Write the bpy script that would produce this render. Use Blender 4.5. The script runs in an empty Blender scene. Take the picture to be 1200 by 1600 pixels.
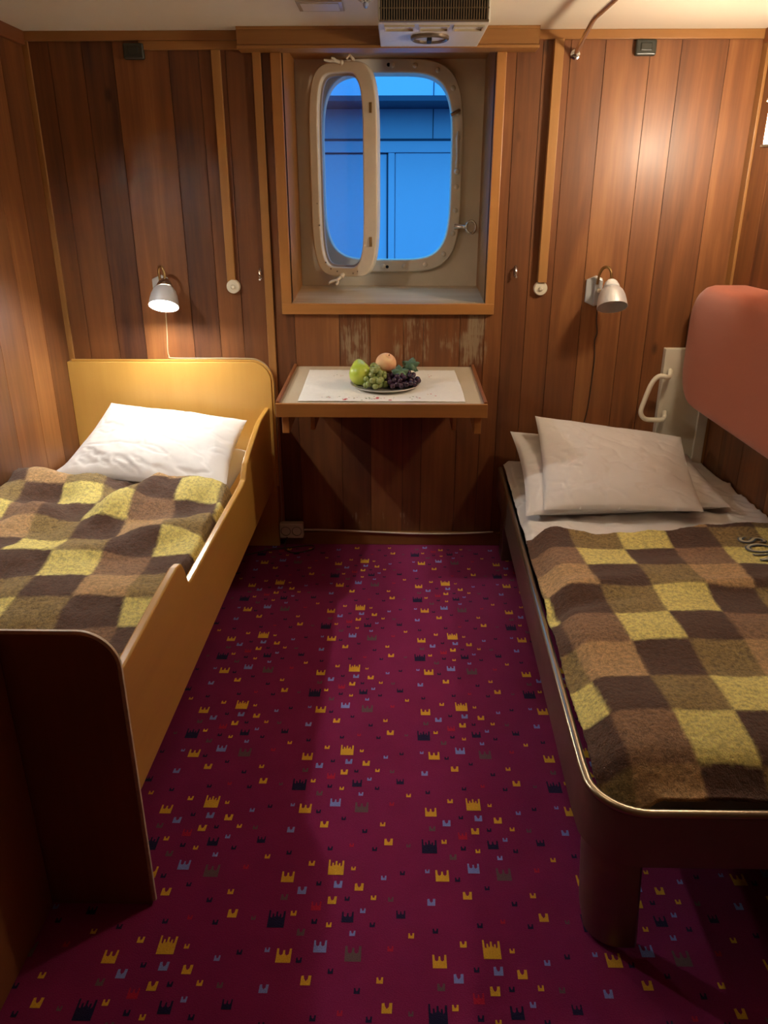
import bpy, bmesh, math, random
from mathutils import Vector, Matrix, noise
random.seed(7)
C = bpy.context.scene.collection
PI = math.pi

# ------------------------------------------------------------------ camera model
FPX = 1200.0
TH = math.atan(480 / FPX)
PS = math.atan(21 * math.cos(TH) / FPX)
CAM = Vector((0, 0, 1.5))
FW = Vector((-math.sin(PS) * math.cos(TH), math.cos(PS) * math.cos(TH), -math.sin(TH)))
RT = Vector((math.cos(PS), math.sin(PS), 0))
UP = RT.cross(FW)

def at(px, py, axis, v):
    """the point of the plane X/Y/Z = v seen at photo pixel (px, py)"""
    r = FW * FPX + RT * (px - 600) + UP * (800 - py)
    t = (v - CAM[axis]) / r[axis]
    return CAM + r * t

BY = 3.354          # back wall face
LX, RX = -1.43, 1.38
CZ = 2.108
FY = -0.55          # front wall, behind the camera

# ------------------------------------------------------------------ mesh builder
class MB:
    def __init__(s):
        s.v = []; s.f = []; s.t = []; s.m = []
    def add(s, vs, fs, tone=0.5, mi=0):
        o = len(s.v)
        s.v += [Vector(p) for p in vs]
        for f in fs:
            s.f.append([i + o for i in f]); s.t.append(tone); s.m.append(mi)
        return s
    def box(s, x0, x1, y0, y1, z0, z1, tone=0.5, mi=0, M=None):
        vs = [Vector(p) for p in ((x0,y0,z0),(x1,y0,z0),(x1,y1,z0),(x0,y1,z0),(x0,y0,z1),(x1,y0,z1),(x1,y1,z1),(x0,y1,z1))]
        if M: vs = [M @ p for p in vs]
        return s.add(vs, [(0,3,2,1),(4,5,6,7),(0,1,5,4),(1,2,6,5),(2,3,7,6),(3,0,4,7)], tone, mi)
    def prism(s, pts, axis, a, b, tone=0.5, mi=0, M=None):
        """pts: 2-D outline in the two other axes (in order), extruded along axis from a to b"""
        def mk(p, h):
            if axis == 0: return Vector((h, p[0], p[1]))
            if axis == 1: return Vector((p[0], h, p[1]))
            return Vector((p[0], p[1], h))
        n = len(pts)
        vs = [mk(p, a) for p in pts] + [mk(p, b) for p in pts]
        if M: vs = [M @ p for p in vs]
        fs = [list(range(n))[::-1], [i + n for i in range(n)]]
        fs += [(i, (i+1) % n, (i+1) % n + n, i + n) for i in range(n)]
        return s.add(vs, fs, tone, mi)
    def tube(s, pts, r, seg=10, closed=False, caps=True, flat=1.0, mi=0):
        pts = [Vector(p) for p in pts]; n = len(pts)
        rs = r if isinstance(r, (list, tuple)) else [r] * n
        vs = []; prev = None
        for i, p in enumerate(pts):
            a = pts[(i-1) % n] if (closed or i > 0) else p
            b = pts[(i+1) % n] if (closed or i < n-1) else p
            d = (b - a).normalized()
            if prev is None:
                u = d.orthogonal().normalized()
            else:
                u = (prev - d * prev.dot(d)).normalized()
            prev = u
            w = d.cross(u)
            for k in range(seg):
                q = 2 * PI * k / seg
                vs.append(p + (u * math.cos(q) + w * math.sin(q) * flat) * rs[i])
        fs = []
        m = n if closed else n - 1
        for i in range(m):
            for k in range(seg):
                a = i*seg + k; b = i*seg + (k+1) % seg
                c = ((i+1) % n)*seg + (k+1) % seg; d = ((i+1) % n)*seg + k
                fs.append((a, b, c, d))
        if caps and not closed:
            fs.append(list(range(seg))[::-1]); fs.append([(n-1)*seg + k for k in range(seg)])
        return s.add(vs, fs, 0.5, mi)
    def lathe(s, prof, M=None, seg=24, mi=0, tone=0.5):
        """prof: (r, z) list turned about local z; M places it"""
        vs = []; fs = []
        n = len(prof)
        for r, z in prof:
            for k in range(seg):
                q = 2*PI*k/seg
                vs.append(Vector((r*math.cos(q), r*math.sin(q), z)))
        if M: vs = [M @ p for p in vs]
        for i in range(n-1):
            for k in range(seg):
                fs.append((i*seg+k, i*seg+(k+1) % seg, (i+1)*seg+(k+1) % seg, (i+1)*seg+k))
        if prof[0][0] > 1e-6: pass
        return s.add(vs, fs, tone, mi)
    def grid(s, fn, nu, nv, mi=0):
        vs = [fn(i/nu, j/nv) for j in range(nv+1) for i in range(nu+1)]
        fs = [(j*(nu+1)+i, j*(nu+1)+i+1, (j+1)*(nu+1)+i+1, (j+1)*(nu+1)+i) for j in range(nv) for i in range(nu)]
        return s.add(vs, fs, 0.5, mi)
    def ring(s, outer, inner, a, b, axis=1, M=None, mi=0):
        n = len(outer)
        def mk(p, h):
            if axis == 1: return Vector((p[0], h, p[1]))
            if axis == 0: return Vector((h, p[0], p[1]))
            return Vector((p[0], p[1], h))
        vs = [mk(p, a) for p in outer] + [mk(p, a) for p in inner] + [mk(p, b) for p in outer] + [mk(p, b) for p in inner]
        if M: vs = [M @ p for p in vs]
        fs = []
        for i in range(n):
            j = (i+1) % n
            fs += [(i, j, n+j, n+i), (2*n+i, 3*n+i, 3*n+j, 2*n+j), (i, 2*n+i, 2*n+j, j), (n+i, n+j, 3*n+j, 3*n+i)]
        return s.add(vs, fs, 0.5, mi)
    def sphere(s, c, r, seg=16, rings=10, sc=(1,1,1), mi=0):
        c = Vector(c); vs = []; fs = []
        for i in range(rings+1):
            a = PI*i/rings
            for k in range(seg):
                q = 2*PI*k/seg
                vs.append(c + Vector((sc[0]*math.sin(a)*math.cos(q), sc[1]*math.sin(a)*math.sin(q), sc[2]*math.cos(a)))*r)
        for i in range(rings):
            for k in range(seg):
                fs.append((i*seg+k, (i+1)*seg+k, (i+1)*seg+(k+1) % seg, i*seg+(k+1) % seg))
        return s.add(vs, fs, 0.5, mi)
    def build(s, name, mats, parent=None, smooth=None, bevel=0, seg=2, merge=True):
        off = parent.matrix_world.translation.copy() if parent is not None else Vector((0, 0, 0))
        if parent is not None:
            off = WLOC[parent.name]
        me = bpy.data.meshes.new(name)
        me.from_pydata([p - off for p in s.v], [], s.f)
        at_ = me.attributes.new('tone', 'FLOAT', 'FACE')
        for i, t in enumerate(s.t): at_.data[i].value = t
        for i, m in enumerate(s.m): me.polygons[i].material_index = m
        if not isinstance(mats, (list, tuple)): mats = [mats]
        for m in mats: me.materials.append(m)
        bm = bmesh.new(); bm.from_mesh(me)
        if merge: bmesh.ops.remove_doubles(bm, verts=bm.verts, dist=1e-5)
        bmesh.ops.recalc_face_normals(bm, faces=bm.faces)
        bm.to_mesh(me); bm.free()
        if smooth is not None:
            for p in me.polygons: p.use_smooth = True
            me.set_sharp_from_angle(angle=math.radians(smooth))
        o = bpy.data.objects.new(name, me); C.objects.link(o)
        WLOC[o.name] = Vector(off)
        if parent is not None: o.parent = parent
        if bevel:
            b = o.modifiers.new('bevel', 'BEVEL'); b.width = bevel; b.segments = seg
            b.limit_method = 'ANGLE'; b.angle_limit = math.radians(40)
        return o

WLOC = {}

def thing(name, label, cat, loc, group=None):
    o = bpy.data.objects.new(name, None); C.objects.link(o)
    o.location = loc; o.empty_display_size = 0.05
    WLOC[o.name] = Vector(loc)
    o['label'] = label; o['category'] = cat
    if group: o['group'] = group
    return o

def tag(o, label, cat, group=None):
    o['label'] = label; o['category'] = cat
    if group: o['group'] = group
    return o

def struct(o):
    o['kind'] = 'structure'; return o

def origin(o, loc):
    """move the origin of a single-mesh thing to loc without moving its shape"""
    d = Vector(loc) - o.location
    o.data.transform(Matrix.Translation(-d)); o.location = loc
    WLOC[o.name] = Vector(loc)
    return o

# ------------------------------------------------------------------ materials
def newmat(name):
    m = bpy.data.materials.new(name); m.use_nodes = True
    nt = m.node_tree; nt.nodes.clear()
    out = nt.nodes.new('ShaderNodeOutputMaterial')
    b = nt.nodes.new('ShaderNodeBsdfPrincipled')
    nt.links.new(b.outputs[0], out.inputs[0])
    return m, nt, b

def N(nt, t, **k):
    n = nt.nodes.new(t)
    for a, v in k.items(): setattr(n, a, v)
    return n

def mathn(nt, op, a, b=None, c=None, clamp=False):
    n = nt.nodes.new('ShaderNodeMath'); n.operation = op; n.use_clamp = clamp
    for i, x in enumerate((a, b, c)):
        if x is None: continue
        if hasattr(x, 'links') or hasattr(x, 'is_linked'): nt.links.new(x, n.inputs[i])
        else: n.inputs[i].default_value = x
    return n.outputs[0]

def noisen(nt, vec, scale, detail=4, rough=0.55, dist=0.0):
    n = N(nt, 'ShaderNodeTexNoise'); n.inputs['Scale'].default_value = scale
    n.inputs['Detail'].default_value = detail; n.inputs['Roughness'].default_value = rough
    n.inputs['Distortion'].default_value = dist
    if vec is not None: nt.links.new(vec, n.inputs['Vector'])
    return n.outputs['Fac']

def mixc(nt, fac, a, b):
    n = N(nt, 'ShaderNodeMix', data_type='RGBA')
    for sock, x in ((n.inputs[0], fac), (n.inputs[6], a), (n.inputs[7], b)):
        if hasattr(x, 'is_linked'): nt.links.new(x, sock)
        elif isinstance(x, (tuple, list)): sock.default_value = (*x, 1) if len(x) == 3 else x
        else: sock.default_value = x
    return n.outputs[2]

def objco(nt, scale=(1,1,1), loc=None):
    tc = N(nt, 'ShaderNodeTexCoord'); mp = N(nt, 'ShaderNodeMapping')
    mp.inputs['Scale'].default_value = scale
    nt.links.new(tc.outputs['Object'], mp.inputs['Vector'])
    if loc is not None: nt.links.new(loc, mp.inputs['Location'])
    return mp.outputs['Vector'], tc.outputs['Object']

def bump(nt, b, h, strength=0.2, dist=0.01):
    n = N(nt, 'ShaderNodeBump'); n.inputs['Strength'].default_value = strength; n.inputs['Distance'].default_value = dist
    nt.links.new(h, n.inputs['Height']); nt.links.new(n.outputs[0], b.inputs['Normal'])

def wood(name, dark, mid, light, axis=2, rough=0.38, spread=0.55, knots=True, coat=0.0, worn=None):
    m, nt, b = newmat(name)
    a = N(nt, 'ShaderNodeAttribute'); a.attribute_name = 'tone'
    off = N(nt, 'ShaderNodeCombineXYZ')
    t50 = mathn(nt, 'MULTIPLY', a.outputs['Fac'], 53.0)
    for i in range(3): nt.links.new(t50, off.inputs[i])
    sc = [34, 34, 34]; sc[axis] = 1.6
    v, oc = objco(nt, sc, off.outputs[0])
    sc2 = [6, 6, 6]; sc2[axis] = 0.7
    v2, _ = objco(nt, sc2, off.outputs[0])
    fine = noisen(nt, v, 1.6, 5, 0.6)
    broad = noisen(nt, v2, 1.0, 3, 0.5, 1.2)
    g = mathn(nt, 'ADD', mathn(nt, 'MULTIPLY', fine, 0.45), mathn(nt, 'MULTIPLY', broad, 0.75))
    g = mathn(nt, 'SUBTRACT', g, 0.6)
    k = mathn(nt, 'ADD', mathn(nt, 'MULTIPLY', g, spread * 2), a.outputs['Fac'], clamp=True)
    cr = N(nt, 'ShaderNodeValToRGB'); nt.links.new(k, cr.inputs[0])
    e = cr.color_ramp.elements
    e[0].position = 0.0; e[0].color = (*dark, 1); e[1].position = 1.0; e[1].color = (*light, 1)
    e2 = e.new(0.5); e2.color = (*mid, 1)
    col = cr.outputs[0]
    if knots:
        vs = [3.2, 3.2, 3.2]; vs[axis] = 1.5
        v3, _ = objco(nt, vs, off.outputs[0])
        vo = N(nt, 'ShaderNodeTexVoronoi'); vo.inputs['Scale'].default_value = 1.7; nt.links.new(v3, vo.inputs['Vector'])
        kk = N(nt, 'ShaderNodeMapRange'); kk.inputs[1].default_value = 0.035; kk.inputs[2].default_value = 0.09
        kk.inputs[3].default_value = 0.65; kk.inputs[4].default_value = 0.0
        nt.links.new(vo.outputs['Distance'], kk.inputs[0])
        col = mixc(nt, kk.outputs[0], col, tuple(c * 0.35 for c in dark))
    if worn:
        # scraped lacquer: pale streaks within the boxes (x0,x1,z0,z1) of the panel
        sep = N(nt, 'ShaderNodeSeparateXYZ'); nt.links.new(oc, sep.inputs[0])
        vw, _ = objco(nt, (110, 110, 9))
        wn = noisen(nt, vw, 1.0, 4, 0.65)
        vb, _ = objco(nt, (14, 14, 9))
        wb = noisen(nt, vb, 1.0, 3, 0.6)
        tot = None
        for (x0, x1, z0, z1, amt) in worn:
            dx = mathn(nt, 'DIVIDE', mathn(nt, 'ABSOLUTE', mathn(nt, 'SUBTRACT', sep.outputs[0], (x0+x1)/2)), (x1-x0)/2)
            dz = mathn(nt, 'DIVIDE', mathn(nt, 'ABSOLUTE', mathn(nt, 'SUBTRACT', sep.outputs[2], (z0+z1)/2)), (z1-z0)/2)
            d = mathn(nt, 'SUBTRACT', 1.0, mathn(nt, 'MAXIMUM', dx, dz))
            d = mathn(nt, 'MULTIPLY', d, 4.0, clamp=True)
            f = mathn(nt, 'ADD', mathn(nt, 'MULTIPLY', wn, 1.2), mathn(nt, 'MULTIPLY', wb, 1.0))
            f = mathn(nt, 'MULTIPLY', mathn(nt, 'SUBTRACT', f, 1.32 - amt), 5.0, clamp=True)
            f = mathn(nt, 'MULTIPLY', f, d)
            tot = f if tot is None else mathn(nt, 'MAXIMUM', tot, f)
        col = mixc(nt, mathn(nt, 'MULTIPLY', tot, 0.75), col, (0.33, 0.25, 0.15))
    nt.links.new(col, b.inputs['Base Color'])
    b.inputs['Roughness'].default_value = rough
    b.inputs['Specular IOR Level'].default_value = 0.45
    b.inputs['Coat Weight'].default_value = coat
    b.inputs['Coat Roughness'].default_value = 0.22
    bump(nt, b, fine, 0.12, 0.002)
    return m

def plain(name, col, rough=0.5, metal=0.0, nz=0.0, scale=30, bmp=0.0, bscale=200, spec=0.5, trans=0.0, coat=0.0, sheen=0.0, dirt=None, bdist=0.002):
    m, nt, b = newmat(name)
    v, _ = objco(nt)
    if nz or dirt:
        n = noisen(nt, v, scale, 5, 0.6)
        hi = tuple(min(1, c*(1+nz)) for c in col); lo = tuple(c*(1-nz) for c in col)
        c = mixc(nt, n, lo, hi)
        if dirt:
            dn = noisen(nt, v, dirt[1], 6, 0.7)
            k = mathn(nt, 'MULTIPLY', mathn(nt, 'SUBTRACT', dn, dirt[2]), 9.0, clamp=True)
            c = mixc(nt, k, c, dirt[0])
        nt.links.new(c, b.inputs['Base Color'])
    else:
        b.inputs['Base Color'].default_value = (*col, 1)
    b.inputs['Roughness'].default_value = rough; b.inputs['Metallic'].default_value = metal
    b.inputs['Specular IOR Level'].default_value = spec
    b.inputs['Transmission Weight'].default_value = trans
    b.inputs['Coat Weight'].default_value = coat
    if sheen:
        b.inputs['Sheen Weight'].default_value = sheen; b.inputs['Sheen Roughness'].default_value = 0.5
    if bmp:
        bump(nt, b, noisen(nt, v, bscale, 4, 0.6), bmp, bdist)
    return m

def emis(name, col, s):
    m = bpy.data.materials.new(name); m.use_nodes = True; nt = m.node_tree; nt.nodes.clear()
    out = nt.nodes.new('ShaderNodeOutputMaterial'); e = nt.nodes.new('ShaderNodeEmission')
    e.inputs[0].default_value = (*col, 1); e.inputs[1].default_value = s
    nt.links.new(e.outputs[0], out.inputs[0]); return m

WORN = [(-0.245, -0.118, 0.84, 1.07, 0.28), (-0.02, 0.16, 0.86, 1.06, 0.20), (0.17, 0.40, 0.86, 1.07, 0.14), (0.275, 0.40, 0.84, 1.0, 0.30), (0.30, 0.385, 0.97, 1.07, 0.4), (-0.26, 0.10, 0.07, 0.16, 0.08)]
M_PANEL = wood('panel_wood', (0.050, 0.018, 0.011), (0.205, 0.075, 0.023), (0.41, 0.180, 0.058), 2, 0.44, 0.56, True, 0.04, worn=WORN)
M_TRIM = wood('trim_wood_upright', (0.16, 0.065, 0.017), (0.36, 0.17, 0.048), (0.52, 0.28, 0.09), 2, 0.42, 0.3, False)
M_TRIMX = wood('trim_wood_across', (0.14, 0.055, 0.014), (0.30, 0.135, 0.036), (0.46, 0.23, 0.07), 0, 0.42, 0.3, False)
M_TRIMY = wood('trim_wood_lengthwise', (0.12, 0.035, 0.012), (0.26, 0.09, 0.028), (0.42, 0.18, 0.06), 1, 0.42, 0.3, False)
M_FRAME = wood('window_frame_wood', (0.20, 0.08, 0.02), (0.43, 0.19, 0.05), (0.58, 0.30, 0.09), 2, 0.4, 0.3, False)
M_FRAMEX = wood('window_frame_wood_across', (0.20, 0.08, 0.02), (0.43, 0.19, 0.05), (0.58, 0.30, 0.09), 0, 0.4, 0.3, False)
M_SILL = wood('sill_wood', (0.34, 0.20, 0.09), (0.58, 0.42, 0.24), (0.74, 0.60, 0.40), 0, 0.22, 0.5, False, 0.3)
M_BEDH = wood('yellow_veneer', (0.34, 0.17, 0.035), (0.60, 0.34, 0.075), (0.74, 0.46, 0.12), 2, 0.35, 0.22, False, 0.2)
M_BEDR = wood('rail_veneer', (0.34, 0.16, 0.03), (0.56, 0.30, 0.055), (0.68, 0.40, 0.09), 1, 0.33, 0.2, False, 0.25)
M_BEDF = wood('footboard_veneer', (0.13, 0.045, 0.014), (0.22, 0.08, 0.024), (0.30, 0.125, 0.038), 2, 0.45, 0.3, False)
M_EDGE = plain('edge_banding', (0.62, 0.50, 0.36), 0.4, nz=0.35, scale=60)
M_CREAM = plain('ceiling_paint', (0.80, 0.74, 0.60), 0.5, nz=0.05, scale=3, bmp=0.15, bscale=25)
M_PLATE = plain('cream_hull_paint', (0.74, 0.64, 0.47), 0.42, nz=0.12, scale=7, bmp=0.35, bscale=18, bdist=0.004)
M_SASH = plain('cream_sash_paint', (0.80, 0.71, 0.54), 0.38, nz=0.1, scale=14, bmp=0.3, bscale=35, dirt=((0.10, 0.05, 0.025), 26, 0.70))
M_IVORY = plain('ivory_plastic', (0.78, 0.72, 0.55), 0.35)
M_CHROME = plain('chrome', (0.72, 0.70, 0.66), 0.16, 1.0)
M_BRASS = plain('aged_brass', (0.40, 0.27, 0.11), 0.3, 1.0, nz=0.2)
M_BRONZE = plain('bronzed_metal', (0.25, 0.20, 0.15), 0.38, 0.75, nz=0.15, scale=20)
M_BRONZEE = plain('bronzed_metal_edge', (0.42, 0.35, 0.25), 0.28, 0.9)
M_GREY = plain('grey_enamel', (0.46, 0.47, 0.46), 0.3, 0.15)
M_SHADE = plain('white_enamel', (0.74, 0.74, 0.72), 0.3, 0.0)
M_DARKBOX = plain('dark_green_plastic', (0.03, 0.032, 0.024), 0.35)
M_BLACK = plain('black', (0.006, 0.006, 0.006), 0.7)
M_CORD = plain('brown_cord', (0.045, 0.028, 0.018), 0.5)
M_CORDW = plain('white_cord', (0.72, 0.66, 0.52), 0.4)
M_SHEET = plain('white_cotton', (0.80, 0.79, 0.77), 0.85, bmp=0.12, bscale=60, sheen=0.2)
M_ORANGE = plain('salmon_upholstery', (0.46, 0.115, 0.055), 0.95, nz=0.14, scale=420, bmp=0.4, bscale=700, sheen=0.35, spec=0.2)
M_PANELW = plain('ivory_panel', (0.66, 0.61, 0.47), 0.4)
M_TTOP = plain('table_laminate', (0.58, 0.49, 0.34), 0.28, nz=0.06, scale=5)
M_FABRIC = plain('table_runner_linen', (0.84, 0.83, 0.76), 0.8, nz=0.06, scale=60, bmp=0.3, bscale=300)
M_WHITEP = plain('aircon_plastic', (0.72, 0.68, 0.58), 0.4)
M_GRILL = plain('aircon_grille', (0.16, 0.11, 0.055), 0.45)
M_GLOWL = emis('bulb_cool', (1.0, 0.95, 0.87), 125)
M_GLOWR = emis('opal_lit', (1.0, 0.82, 0.61), 50)
M_CLAW = None

def glassmat():
    m, nt, b = newmat('window_glass')
    b.inputs['Base Color'].default_value = (0.9, 0.95, 0.98, 1); b.inputs['Roughness'].default_value = 0.0
    b.inputs['Transmission Weight'].default_value = 1.0; b.inputs['IOR'].default_value = 1.45
    # thin dusty pane: mostly clear with a little milky film
    out = [n for n in nt.nodes if n.type == 'OUTPUT_MATERIAL'][0]
    tr = N(nt, 'ShaderNodeBsdfTransparent'); tr.inputs[0].default_value = (0.80, 0.84, 0.93, 1)
    gl = N(nt, 'ShaderNodeBsdfGlossy'); gl.inputs['Roughness'].default_value = 0.02
    df = N(nt, 'ShaderNodeBsdfDiffuse'); df.inputs[0].default_value = (0.55, 0.5, 0.6, 1)
    mx = N(nt, 'ShaderNodeMixShader'); mx.inputs[0].default_value = 0.06
    nt.links.new(tr.outputs[0], mx.inputs[1]); nt.links.new(gl.outputs[0], mx.inputs[2])
    mx2 = N(nt, 'ShaderNodeMixShader'); mx2.inputs[0].default_value = 0.14
    nt.links.new(mx.outputs[0], mx2.inputs[1]); nt.links.new(df.outputs[0], mx2.inputs[2])
    nt.links.new(mx2.outputs[0], out.inputs[0]); nt.nodes.remove(b)
    return m
M_GLASS = glassmat()

def carpet_mat(name, col):
    m, nt, b = newmat(name)
    v, _ = objco(nt)
    n1 = noisen(nt, v, 380, 3, 0.6); n2 = noisen(nt, v, 9, 4, 0.5)
    k = mathn(nt, 'ADD', mathn(nt, 'MULTIPLY', n1, 0.8), mathn(nt, 'MULTIPLY', n2, 0.3))
    c = mixc(nt, k, tuple(x * 0.45 for x in col), tuple(min(1, x * 1.5) for x in col))
    nt.links.new(c, b.inputs['Base Color'])
    b.inputs['Roughness'].default_value = 0.95; b.inputs['Specular IOR Level'].default_value = 0.15
    b.inputs['Sheen Weight'].default_value = 0.12; b.inputs['Sheen Roughness'].default_value = 0.4
    bump(nt, b, n1, 0.6, 0.004)
    return m
M_CARPET = [carpet_mat('carpet_crimson', (0.215, 0.012, 0.082)), carpet_mat('carpet_gold', (0.85, 0.40, 0.035)),
            carpet_mat('carpet_navy', (0.012, 0.010, 0.045)), carpet_mat('carpet_blue', (0.22, 0.27, 0.62)),
            carpet_mat('carpet_red', (0.42, 0.012, 0.045)), carpet_mat('carpet_grey', (0.13, 0.085, 0.085))]

def blanket_mat(name, fur=1.0):
    m, nt, b = newmat(name)
    a = N(nt, 'ShaderNodeAttribute'); a.attribute_name = 'check'
    v, _ = objco(nt)
    vv, _ = objco(nt, (1, 0.45, 1))
    f = noisen(nt, vv, 330, 4, 0.7); g = noisen(nt, v, 90, 3, 0.6)
    k = mathn(nt, 'MULTIPLY', f, g)
    k = mathn(nt, 'MULTIPLY', mathn(nt, 'SUBTRACT', k, 0.10), 4.2, clamp=True)
    # alpha of the attribute: how strongly the yarn colours are mixed
    dark = mixc(nt, a.outputs['Alpha'], tuple([0.55]*3), tuple([0.30]*3))
    mul = mixc(nt, k, dark, (1.25, 1.25, 1.25))
    mm = N(nt, 'ShaderNodeMix', data_type='RGBA', blend_type='MULTIPLY'); mm.inputs[0].default_value = 1
    nt.links.new(a.outputs['Color'], mm.inputs[6]); nt.links.new(mul, mm.inputs[7])
    nt.links.new(mm.outputs[2], b.inputs['Base Color'])
    b.inputs['Roughness'].default_value = 1.0; b.inputs['Specular IOR Level'].default_value = 0.05
    b.inputs['Sheen Weight'].default_value = 0.25; b.inputs['Sheen Roughness'].default_value = 0.6
    bump(nt, b, mathn(nt, 'ADD', f, g), 0.8, 0.005 * fur)
    return m
M_BLANKET = blanket_mat('blanket_wool')

# ------------------------------------------------------------------ the room
floor = MB()
floor.add([(LX-.05, FY-.05, 0), (RX+.05, FY-.05, 0), (RX+.05, BY+.02, 0), (LX-.05, BY+.02, 0)], [(0, 1, 2, 3)])
floor.box(LX-.05, RX+.05, FY-.05, BY+.02, -.06, -.001)
def crown(cx, cy, w, kind):
    if kind == 5:
        h = 1.2*w
        p = [(-.5,0),(.5,0),(.5,.95),(.38,.95),(.36,.62),(.27,.55),(.26,.78),(.17,.78),(.14,.6),(.05,.7),(.05,.92),(-.06,.92),(-.07,.66),(-.15,.6),(-.18,.8),(-.27,.8),(-.28,.56),(-.38,.6),(-.4,1),(-.5,1)]
    elif kind == 3:
        h = 1.05*w
        p = [(-.5,0),(.5,0),(.5,1),(.36,1),(.33,.6),(.2,.5),(.08,.6),(.06,.88),(-.06,.88),(-.08,.6),(-.2,.5),(-.33,.6),(-.36,1),(-.5,1)]
    else:
        h = 1.0*w
        p = [(-.5,0),(.45,0),(.5,1),(.22,1),(.18,.62),(-.02,.42),(-.18,.66),(-.24,1),(-.48,.95)]
    return [(cx + a*w, cy + (b - .5)*h) for a, b in p]
# motif of one repeat, read off the carpet: (x, y, width, kind, colour), colours 1 gold 2 navy 3 blue 4 red 5 grey
RAW = [(410,520,80,5,1),(470,728,60,3,2),(112,735,85,5,2),(160,560,64,3,1),(283,503,32,2,1),(500,525,24,2,1),(420,592,44,2,3),
(235,617,46,2,3),(322,588,26,2,2),(528,603,46,2,1),(390,658,46,2,1),(467,652,26,2,2),(600,648,28,2,1),(310,682,50,3,4),
(147,645,36,2,5),(198,712,30,2,1),(303,746,30,2,2),(378,760,28,2,1),(547,702,28,2,3),(595,760,28,2,2),(235,790,40,2,5),
(497,795,30,2,3),(336,848,65,3,3),(151,885,75,3,1),(70,862,26,2,3),(230,904,30,2,2),(500,878,82,3,5),(268,985,52,2,1),
(388,948,28,2,2),(57,1018,46,2,3),(522,1027,32,2,2),(634,985,34,2,1),(437,1115,28,2,4),(670,1095,54,2,1),(583,1140,32,2,2),
(303,1135,32,2,2),(49,1162,32,2,2),(742,718,46,3,2),(795,805,30,2,1),(688,858,30,2,4),(692,655,28,2,5),(652,565,28,2,3),(748,545,26,2,2),(793,1118,26,2,5)]
TX, TYS = 0.3535, 0.434
O0 = at(440+410/4, 1040+(520+30)/4, 2, 0)
cell = []
for (cx, cy, w, kind, col) in RAW:
    p = at(440+cx/4, 1040+(cy+8)/4, 2, 0)
    q = at(440+(cx+w)/4, 1040+(cy+8)/4, 2, 0)
    ww = q.x - p.x
    i = math.floor((p.x - O0.x)/TX); dx = (p.x - O0.x) - i*TX
    dy = (p.y - O0.y) - i*(-TYS/2); dy -= math.floor(dy/TYS)*TYS
    if any(c[4] == col and math.hypot(((c[0]-dx+TX/2) % TX)-TX/2, ((c[1]-dy+TYS/2) % TYS)-TYS/2) < 0.025 for c in cell): continue
    cell.append((dx, dy, ww, kind, col))
for i in range(-5, 6):
    for j in range(-12, 14):
        for (dx, dy, w, kind, col) in cell:
            cx = O0.x + i*TX + dx; cy = O0.y + i*(-TYS/2) + j*TYS + dy
            if not (LX+.05 < cx < RX-.05 and 0.3 < cy < BY-.05): continue
            pts = crown(cx + random.uniform(-.001, .001), cy, w, kind)
            floor.add([(a, b, .0006) for a, b in pts], [list(range(len(pts)))], .5, col)
fo = struct(floor.build('floor', M_CARPET, merge=False))

# --- back wall in planks with a hole for the window recess
OX0, OX1, OZ0, OZ1 = -0.445, 0.372, 1.113, 2.076
edges = [-1.43, -1.335, -1.208, -1.09, -.878, -.762, -.66, -.52, -.438, -.246, -.115, .03, .115, .272, .376, .45, .548, .652, .782, .952, 1.067, 1.243, 1.38]
tones = [.36, .34, .13, .46, .17, .36, .38, .36, .50, .35, .42, .40, .44, .38, .50, .36, .48, .46, .56, .55, .42, .58]
wb = MB()
for k in range(len(edges)-1):
    x0, x1, t = edges[k]+.0012, edges[k+1]-.0012, tones[k]
    for (z0, z1, cx0, cx1) in ((0, OZ0, -9, 9), (OZ1, CZ, -9, 9), (OZ0, OZ1, -9, OX0), (OZ0, OZ1, OX1, 9)):
        a, b = max(x0, cx0), min(x1, cx1)
        if b - a > .002: wb.box(a, b, BY, BY+.012, z0, z1, t)
# dark backing behind the plank joints
for (a, b, z0, z1) in ((LX-.02, RX+.02, 0, OZ0), (LX-.02, RX+.02, OZ1, CZ), (LX-.02, OX0, OZ0, OZ1), (OX1, RX+.02, OZ0, OZ1)):
    wb.box(a, b, BY+.004, BY+.03, z0, z1, .0)
struct(wb.build('wall_back', M_PANEL, merge=False))

def sidewall(name, x, sgn, y0, y1, step, seed):
    r = random.Random(seed); w = MB(); y = y1; first = True
    while y > y0:
        ww = step * r.choice((.8, 1.0, 1.25)); a = max(y0, y - ww)
        t = r.uniform(.28, .62)
        w.box(min(x, x + sgn*.012), max(x, x + sgn*.012), a+.0012, y-.0012, 0, CZ, t)
        y = a
    w.box(min(x+sgn*.004, x+sgn*.03), max(x+sgn*.004, x+sgn*.03), y0, y1, 0, CZ, 0.0)
    return struct(w.build(name, M_PANEL, merge=False))
sidewall('wall_left', LX, -1, FY, BY, .165, 5)
sidewall('wall_right', RX, 1, FY, BY, .2, 9)
wf = MB().box(LX, RX, FY-.03, FY, 0, CZ, .45)
struct(wf.build('wall_front', M_PANEL))
ce = MB().box(LX-.05, RX+.05, FY-.05, BY+.02, CZ, CZ+.03)
struct(ce.build('ceiling', M_CREAM))

tn = 0
def trim(mb, mat, bevel=.002):
    global tn; tn += 1
    return struct(mb.build('trim_%d' % tn, mat, bevel=bevel))
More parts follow.
